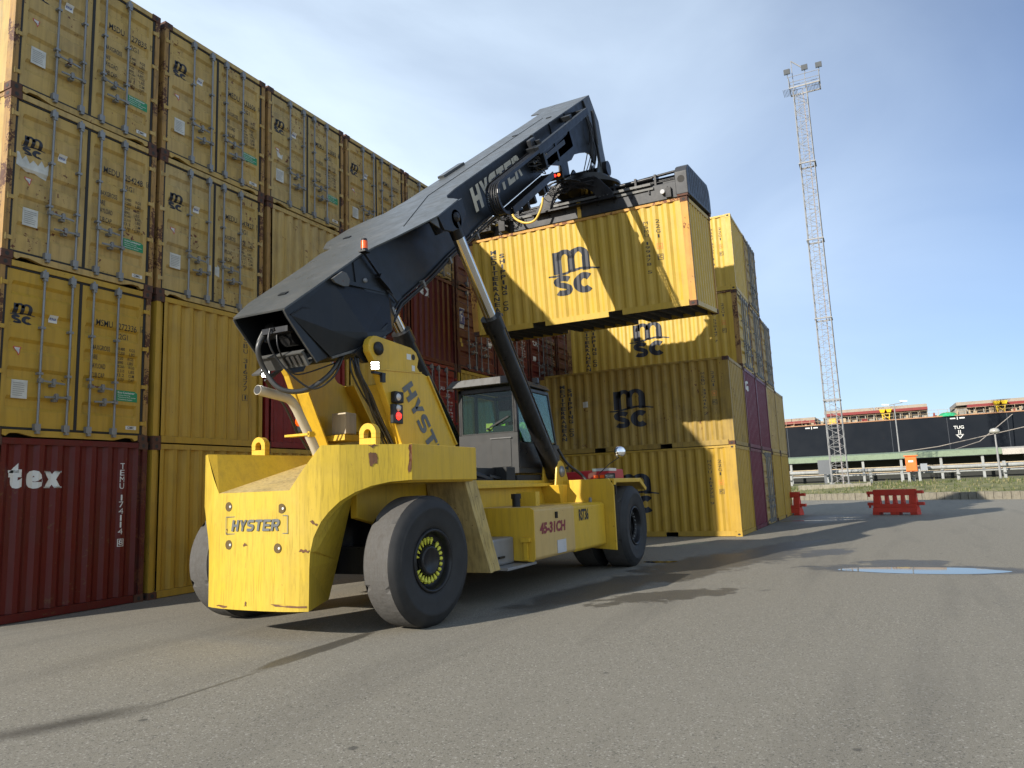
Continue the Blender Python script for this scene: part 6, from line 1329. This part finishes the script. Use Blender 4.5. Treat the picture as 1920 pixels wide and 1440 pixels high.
r8 = random.Random(4); dbr = MB()
for i in range(10): x = r8.uniform(3.9, 5.4); y = r8.uniform(-5.05, -4.6); dbr.beam((x, y, 1.72+r8.uniform(0, .15)), (x+r8.uniform(.3, .8), y+r8.uniform(-.1, .1), 1.72+r8.uniform(0, .12)), .05, .04)
tp('engine_hoses', dbr, M['rubber']); tp('engine_cover', MB().hexa([(3.7, -5.1, 1.78), (5.5, -5.05, 1.72), (5.5, -3.9, 1.72), (3.7, -3.9, 1.78), (3.7, -5.0, 2.12), (5.4, -4.95, 1.80), (5.4, -3.95, 1.80), (3.7, -3.95, 2.12)]), M['steelblack'], bevel=0.02)
# mirrors
mr = tp('round_mirror', MB().rev([(0,.03),(.06,.028),(.10,.014),(.115,0),(.11,-.02),(.06,-.04),(0,-.045)], (8.32, -6.30, 2.23), (-.95, -.25, 0), 24), plain('mirror glass', (0.8, 0.8, 0.8), 0.03, 1.0, var=0))
tp('mirror_stem', MB().tube([(8.34, -6.29, 2.13), (8.20, -6.12, 2.0), (8.0, -5.95, 1.80)], .009, 6), M['steelblack'], mr)
sm = tp('side_mirror', MB().box(7.50, 7.55, -6.45, -6.27, 1.46, 1.80), M['gasket'], bevel=0.015); tp('mirror_bracket', MB().box(7.34, 7.50, -6.46, -6.42, 1.44, 1.54).box(7.33, 7.36, -6.52, -6.38, 1.40, 1.58), M['steelblack'], sm); tp('mirror_face', MB().box(7.494, 7.499, -6.435, -6.285, 1.48, 1.78), plain('smeared mirror', (0.25, 0.26, 0.28), 0.25, 0.8), sm)
hl = tp('headlamp', MB().box(7.62, 7.85, -6.22, -5.98, 1.70, 1.78), M['steelblack'], bevel=0.01)
for y in (-6.16, -6.04): tp('lens', MB().box(7.60, 7.62, y-.045, y+.045, 1.715, 1.775), M['amber'], hl)

# ---- spreader (in the frame of the lifted container: a along its end, b along its side, n up)
def lw(a, b, n_): return tuple(LM @ V(a, b, n_))
def lbox(mb, a0, a1, b0, b1, n0, n1): return mb.hexa([lw(a0,b0,n0), lw(a1,b0,n0), lw(a1,b1,n0), lw(a0,b1,n0), lw(a0,b0,n1), lw(a1,b0,n1), lw(a1,b1,n1), lw(a0,b1,n1)])
H0 = CH
spr = tp('spreader', lbox(lbox(lbox(MB(), .30, .62, .28, 5.35, H0+.10, H0+.50), 1.80, 2.12, .28, 5.35, H0+.10, H0+.50), .62, 1.80, 2.0, 4.1, H0+.14, H0+.40), M['spread'], bevel=0.012)
tp('telescopic_beam', lbox(lbox(MB(), .64, 1.08, .1, 5.95, H0+.42, H0+.76), 1.34, 1.72, .1, 5.95, H0+.42, H0+.76), M['spread'], spr, bevel=0.01)
tp('slide_rail', lbox(lbox(MB(), .26, .30, .85, 4.9, H0+.40, H0+.455), .22, .30, .9, 3.6, H0+.50, H0+.56), M['bare'], spr)
for bb_ in [x*.45+.5 for x in range(11)]: tp('rail_bracket', lbox(MB(), .255, .299, bb_, bb_+.03, H0+.30, H0+.40), M['steelblack'], spr)
for b0, b1, sg in ((-.05, .24, -1), (CL-.24, CL+.05, 1)):
    P = [(-.03, H0+.06), (-.03, H0+.60), (.10, H0+.74), (.22, H0+.80), (2.20, H0+.80), (2.38, H0+.66), (2.45, H0+.40), (2.45, H0+.06)]
    f = MB().prism([lw(a_, b0, n_) for a_, n_ in P], tuple(V(*lw(0, b1, 0))-V(*lw(0, b0, 0)))); eb = tp('end_beam', f, M['spread'], spr, bevel=0.015)
    g = MB(); yy0 = b0-.006 if sg < 0 else b1+.001
    for i in range(11): lbox(g, .25+i*.19, .262+i*.19, yy0, yy0+.005, H0+.12, H0+.74)
    tp('panel_rib', g, M['bare'], eb)
    g = MB(); lbox(g, -.035, -.031, b0+.06, b0+.22, H0+.30, H0+.50) if 0 else None
    c = V(*lw(-.034, (b0+b1)/2, H0+.42)); ring = [tuple(c+B3*(.085*math.cos(t))+N3*(.085*math.sin(t))) for t in [2*math.pi*i/20 for i in range(20)]]; tp('end_beam_hole', MB().add(ring, [tuple(range(20))]), M['dark'], eb)
    for a_ in (.05, 2.37):
        tp('twistlock', MB().cyl(lw(a_+.03, (b0+b1)/2, H0-.01), lw(a_+.03, (b0+b1)/2, H0+.10), .05, n=10), M['bare'], eb)
        q = MB(); lbox(q, a_-.08, a_+.10, b0+.02, b1-.02, H0+.012, H0+.06); tp('corner_guide', q, M['rust'], eb)
tp('work_lamp', MB().cyl(lw(.20, .62, H0+.28), lw(.26, .62, H0+.28), .055, n=14), M['lens'], spr); b = MB(); lbox(b, .22, .30, .42, .55, H0+.12, H0+.36); tp('lamp_bracket', b, M['steelblack'], spr)
b = MB(); lbox(b, .29, .299, 2.78, 2.88, H0+.10, H0+.52); tp('yellow_stripe', b, M['hose_y'], spr)
b = MB(); lbox(b, .29, .299, 5.15, 5.28, H0+.36, H0+.42); tp('yellow_label', b, M['hose_y'], spr)
# hydraulic tubes along the top
for i, (a_, n_) in enumerate(((.45, .58), (.52, .63), (.60, .70), (1.2, .79))): tp('spreader_pipe', MB().tube([lw(a_, 5.5, H0+n_-.02), lw(a_, 4.2, H0+n_), lw(a_, 2.0, H0+n_), lw(a_, .3, H0+n_+.02)], .018+.004*i, 6), M['steelblack'], spr)
tp('extension_cylinder', MB().cyl(lw(.50, .15, H0+.80), lw(.50, 1.2, H0+.76), .035, n=10).cyl(lw(.50, .9, H0+.75), lw(.50, 2.2, H0+.72), .05, n=10), M['steelblack'], spr)
for b_ in (.8, 1.3, 1.85, 4.6): tp('pipe_clamp', lbox(MB(), .40, .68, b_, b_+.05, H0+.50, H0+.80), M['steelblack'], spr)
# trestle that carries the slewing ring
P = [(4.02, .42), (4.02, .50), (3.62, .92), (3.52, 1.06), (2.30, 1.06), (2.16, .92), (1.86, .56), (1.84, .42), (2.22, .42), (2.42, .68), (2.62, .82), (2.92, .88), (3.22, .82), (3.42, .68), (3.60, .42)]
for a_ in (.20, 2.12):
    f = MB().prism([lw(a_, b_, H0+n_) for b_, n_ in P], tuple(A3*.05)); tr2 = tp('slewing_trestle', f, M['steelblack'], spr, bevel=0.01)
    tp('trestle_foot', lbox(MB(), a_-.10, a_+.16, 1.78, 4.10, H0+.38, H0+.42), M['steelblack'], tr2)
    for b_ in (2.0, 2.1, 2.2, 3.75, 3.85): tp('bolt', MB().cyl(lw(a_-.012, b_, H0+.50), lw(a_, b_, H0+.50), .016, n=6), M['bare'], tr2)
tp('trestle_wing', lbox(MB(), .25, 2.12, 2.32, 2.36, H0+.80, H0+1.05), M['steelblack'], spr); tp('trestle_wing', lbox(MB(), .25, 2.12, 3.46, 3.50, H0+.80, H0+1.05), M['steelblack'], spr)
sr = tp('slewing_ring', MB().cyl(lw(1.22, 2.92, H0+1.06), lw(1.22, 2.92, H0+1.13), .92, n=40).cyl(lw(1.22, 2.92, H0+1.13), lw(1.22, 2.92, H0+1.22), .78, n=40), M['steelblack'], spr)
cc = V(*lw(1.22, 2.92, H0+1.13)); hp_ = V(*bw(13.1, 0, -1.88))
rot = MB(); rot.cyl(tuple(cc), tuple(cc+N3*.22), .62, n=28)
for y in (-.58, -.30, .24, .52): rot.prism([tuple(V(cc.x+.45, YM+y, cc.z)), tuple(V(cc.x+.0, YM+y, cc.z+.04)), tuple(V(hp_.x-.28, YM+y, hp_.z-.05)), tuple(V(hp_.x-.1, YM+y, hp_.z+.16)), tuple(V(hp_.x+.14, YM+y, hp_.z+.12)), tuple(V(hp_.x+.2, YM+y, hp_.z-.1)), tuple(V(cc.x+1.0, YM+y, cc.z+.12))], (0, .06, 0))
tp('rotator', rot, M['steelblack'], spr, bevel=0.008)
# lamp bar
tp('lamp_bar_arm', lbox(MB(), -.30, .3, 3.10, 3.16, H0+1.0, H0+1.05), M['steelblack'], spr)
lb = tp('signal_lamp_bar', lbox(MB(), -.40, -.30, 2.92, 3.42, H0+.99, H0+1.17), M['steelblack'], spr, bevel=0.02)
for b_, m_ in ((3.345, 'orlit'), (3.24, 'grlit'), (3.13, 'redlit'), (3.02, 'orlit')): tp('signal_lamp', MB().rev([(0,.045),(.028,.035),(.042,0)], lw(-.40, b_, H0+1.085), tuple(-A3), 12), M[m_], lb)
hy = spline([lw(-.06, b_, n_) for b_, n_ in ((4.60,3.22),(4.51,2.95),(4.22,2.76),(3.93,2.78),(3.73,3.05),(3.65,3.31))], .030, 'hose_y', 'spiral_hose', spr)
for i in range(26): pass
spline([lw(-.06, b_, n_) for b_, n_ in ((3.65,3.31),(3.55,3.52),(3.35,3.62),(2.9,3.60),(2.6,3.50))], .024, 'rubber', 'hydraulic_hose', spr)
r9 = random.Random(23)
for i in range(14): b_ = r9.uniform(3.2, 3.9); spline([lw(.1, b_, H0+r9.uniform(.9, 1.1)), lw(-.0, b_-.2, H0+r9.uniform(.7, 1.1)), lw(.05, b_-.5, H0+r9.uniform(.8, 1.1)), lw(.15, b_-r9.uniform(.6, 1.2), H0+r9.uniform(.7, 1.0))], .010, 'rubber', 'hydraulic_hose', spr, 5, 4)
# pump and valve cluster at the far end of the spreader
tp('valve_cover', lbox(MB(), .05, .28, 5.3, 5.7, H0+.2, H0+.5), M['steelblack'], spr, bevel=0.01)
vb = tp('valve_block', lbox(MB(), .0, .28, 4.85, 5.05, H0+.10, H0+.55).cyl(lw(.1, 4.95, H0+.15), lw(.1, 4.95, H0+.62), .085, n=12), M['steelblack'], spr, bevel=0.01)
for i in range(22):
    b_ = r9.uniform(4.6, 5.9); n_ = H0+r9.uniform(.35, .75); spline([lw(r9.uniform(0, .3), b_, n_), lw(-.05, b_-.15, n_-.1), lw(.05, b_-r9.uniform(.2, .4), n_-r9.uniform(-.1, .2))], .011, 'rubber', 'hydraulic_hose', spr, 5, 4)
for i in range(14): b_ = r9.uniform(4.6, 5.9); n_ = H0+r9.uniform(.15, .7); tp('hose_coupling', MB().cyl(lw(.02, b_, n_), lw(.0, b_+.06, n_+.03), .02, n=6), M['dzinc'], vb)

# ---- the driver, seated, seen through the rear window
skin = plain('skin', (0.42, 0.24, 0.16), 0.55); hiv = plain('lime safety jacket', (0.45, 0.72, 0.05), 0.7, var=0.25); jean = plain('dark work trousers', (0.02, 0.025, 0.045), 0.85)
def skinned(name, V_, E_, R__, mat, parent=None):
    me = bpy.data.meshes.new(name); me.from_pydata(V_, E_, []); o = bpy.data.objects.new(name, me); COL.objects.link(o)
    sk = o.modifiers.new('s', 'SKIN'); me.skin_vertices.new() if not me.skin_vertices else None
    for i, r in enumerate(R__): me.skin_vertices[0].data[i].radius = (r, r)
    me.skin_vertices[0].data[0].use_root = True; sb = o.modifiers.new('u', 'SUBSURF'); sb.levels = 2; sb.render_levels = 2
    bpy.context.view_layer.update(); m2 = bpy.data.meshes.new_from_object(o.evaluated_get(bpy.context.evaluated_depsgraph_get())); bpy.data.objects.remove(o)
    for p in m2.polygons: p.use_smooth = True
    m2.materials.clear(); return obj(name, m2, mat, parent)
pr = thing('person', 'driver in a lime safety jacket seated inside the cab', 'person', (6.86, -4.68, 2.33))
PV_ = [(.02,0,.06),(.03,0,.28),(.05,0,.46),(.06,0,.545),(.08,0,.66),(.09,0,.76), (.05,-.19,.44),(.12,-.24,.20),(.38,-.18,.16),(.46,-.16,.18), (.05,.19,.44),(.12,.24,.20),(.38,.18,.16),(.46,.16,.18), (.10,-.10,.02),(.46,-.12,.04),(.50,-.12,-.36),(.62,-.12,-.38), (.10,.10,.02),(.46,.12,.04),(.50,.12,-.36),(.62,.12,-.38)]
PE = [(0,1),(1,2),(2,3),(3,4),(4,5),(2,6),(6,7),(7,8),(8,9),(2,10),(10,11),(11,12),(12,13),(0,14),(14,15),(15,16),(16,17),(0,18),(18,19),(19,20),(20,21)]
PR = [.15,.145,.12,.055,.095,.07,.065,.05,.038,.03,.065,.05,.038,.03,.085,.065,.048,.04,.085,.065,.048,.04]
body = skinned('body', PV_, PE, PR, skin, pr)
jk = skinned('jacket', PV_[:4]+PV_[6:9]+PV_[10:13], [(0,1),(1,2),(2,3),(2,4),(4,5),(5,6),(2,7),(7,8),(8,9)], [.17,.165,.14,.07,.085,.07,.052,.085,.07,.052], hiv, pr)
skinned('trousers', [PV_[0]]+PV_[14:17]+PV_[18:21], [(0,1),(1,2),(2,3),(0,4),(4,5),(5,6)], [.16,.10,.08,.06,.10,.08,.06], jean, pr)
for s in (-1, 1):
    for k in range(4): skinned('finger', [(.46,s*(.13+.02*k),.185),(.51,s*(.13+.02*k),.195),(.535,s*(.13+.02*k),.165)], [(0,1),(1,2)], [.010,.009,.008], skin, body)
    skinned('thumb', [(.45,s*.13,.19),(.48,s*.105,.215)], [(0,1)], [.011,.009], skin, body)
obj('ear', MB().rev([(0,.012),(.02,.01),(.028,0)], (.08,-.098,.675), (0,-1,0), 8).rev([(0,.012),(.02,.01),(.028,0)], (.08,.098,.675), (0,1,0), 8).mesh('ear'), skin, body)
obj('face', MB().hexa([(.17,-.012,.655),(.19,-.016,.655),(.19,.016,.655),(.17,.012,.655),(.165,-.008,.70),(.172,-.008,.70),(.172,.008,.70),(.165,.008,.70)]).mesh('nose'), skin, body)
obj('hair', MB().rev([(.0,.115),(.05,.105),(.088,.06),(.104,.0),(.10,-.05)], (.075,0,.70), (-.25,0,1), 16).mesh('hair'), plain('dark brown hair', (0.03, 0.018, 0.012), 0.7), pr)

# thin bare edges round the open boom tail and along the cheeks
tp('tail_edge', MB().tube([bw(-.004, BN_-.004, -.02), bw(-.004, BN_-.004, -.10), bw(.116, BN_-.004, -.80)], .009, 5).tube([bw(-.004, .375, -.02), bw(-.004, .375, -.10), bw(.116, .375, -.80)], .008, 5), M['bare'], boom)
tp('tail_weld', MB().tube([bw(.06, BN_-.012, -.115), bw(.30, BN_-.014, -.13), bw(.55, BN_-.03, -.28), bw(.80, BN_-.09, -.60), bw(.98, BN_-.205, -.86), bw(1.02, BN_-.214, -1.0)], .008, 5).tube([bw(1.0, BN_-.012, -.06), bw(2.03, BN_-.012, -.70)], .007, 5), M['steelblack'], boom)
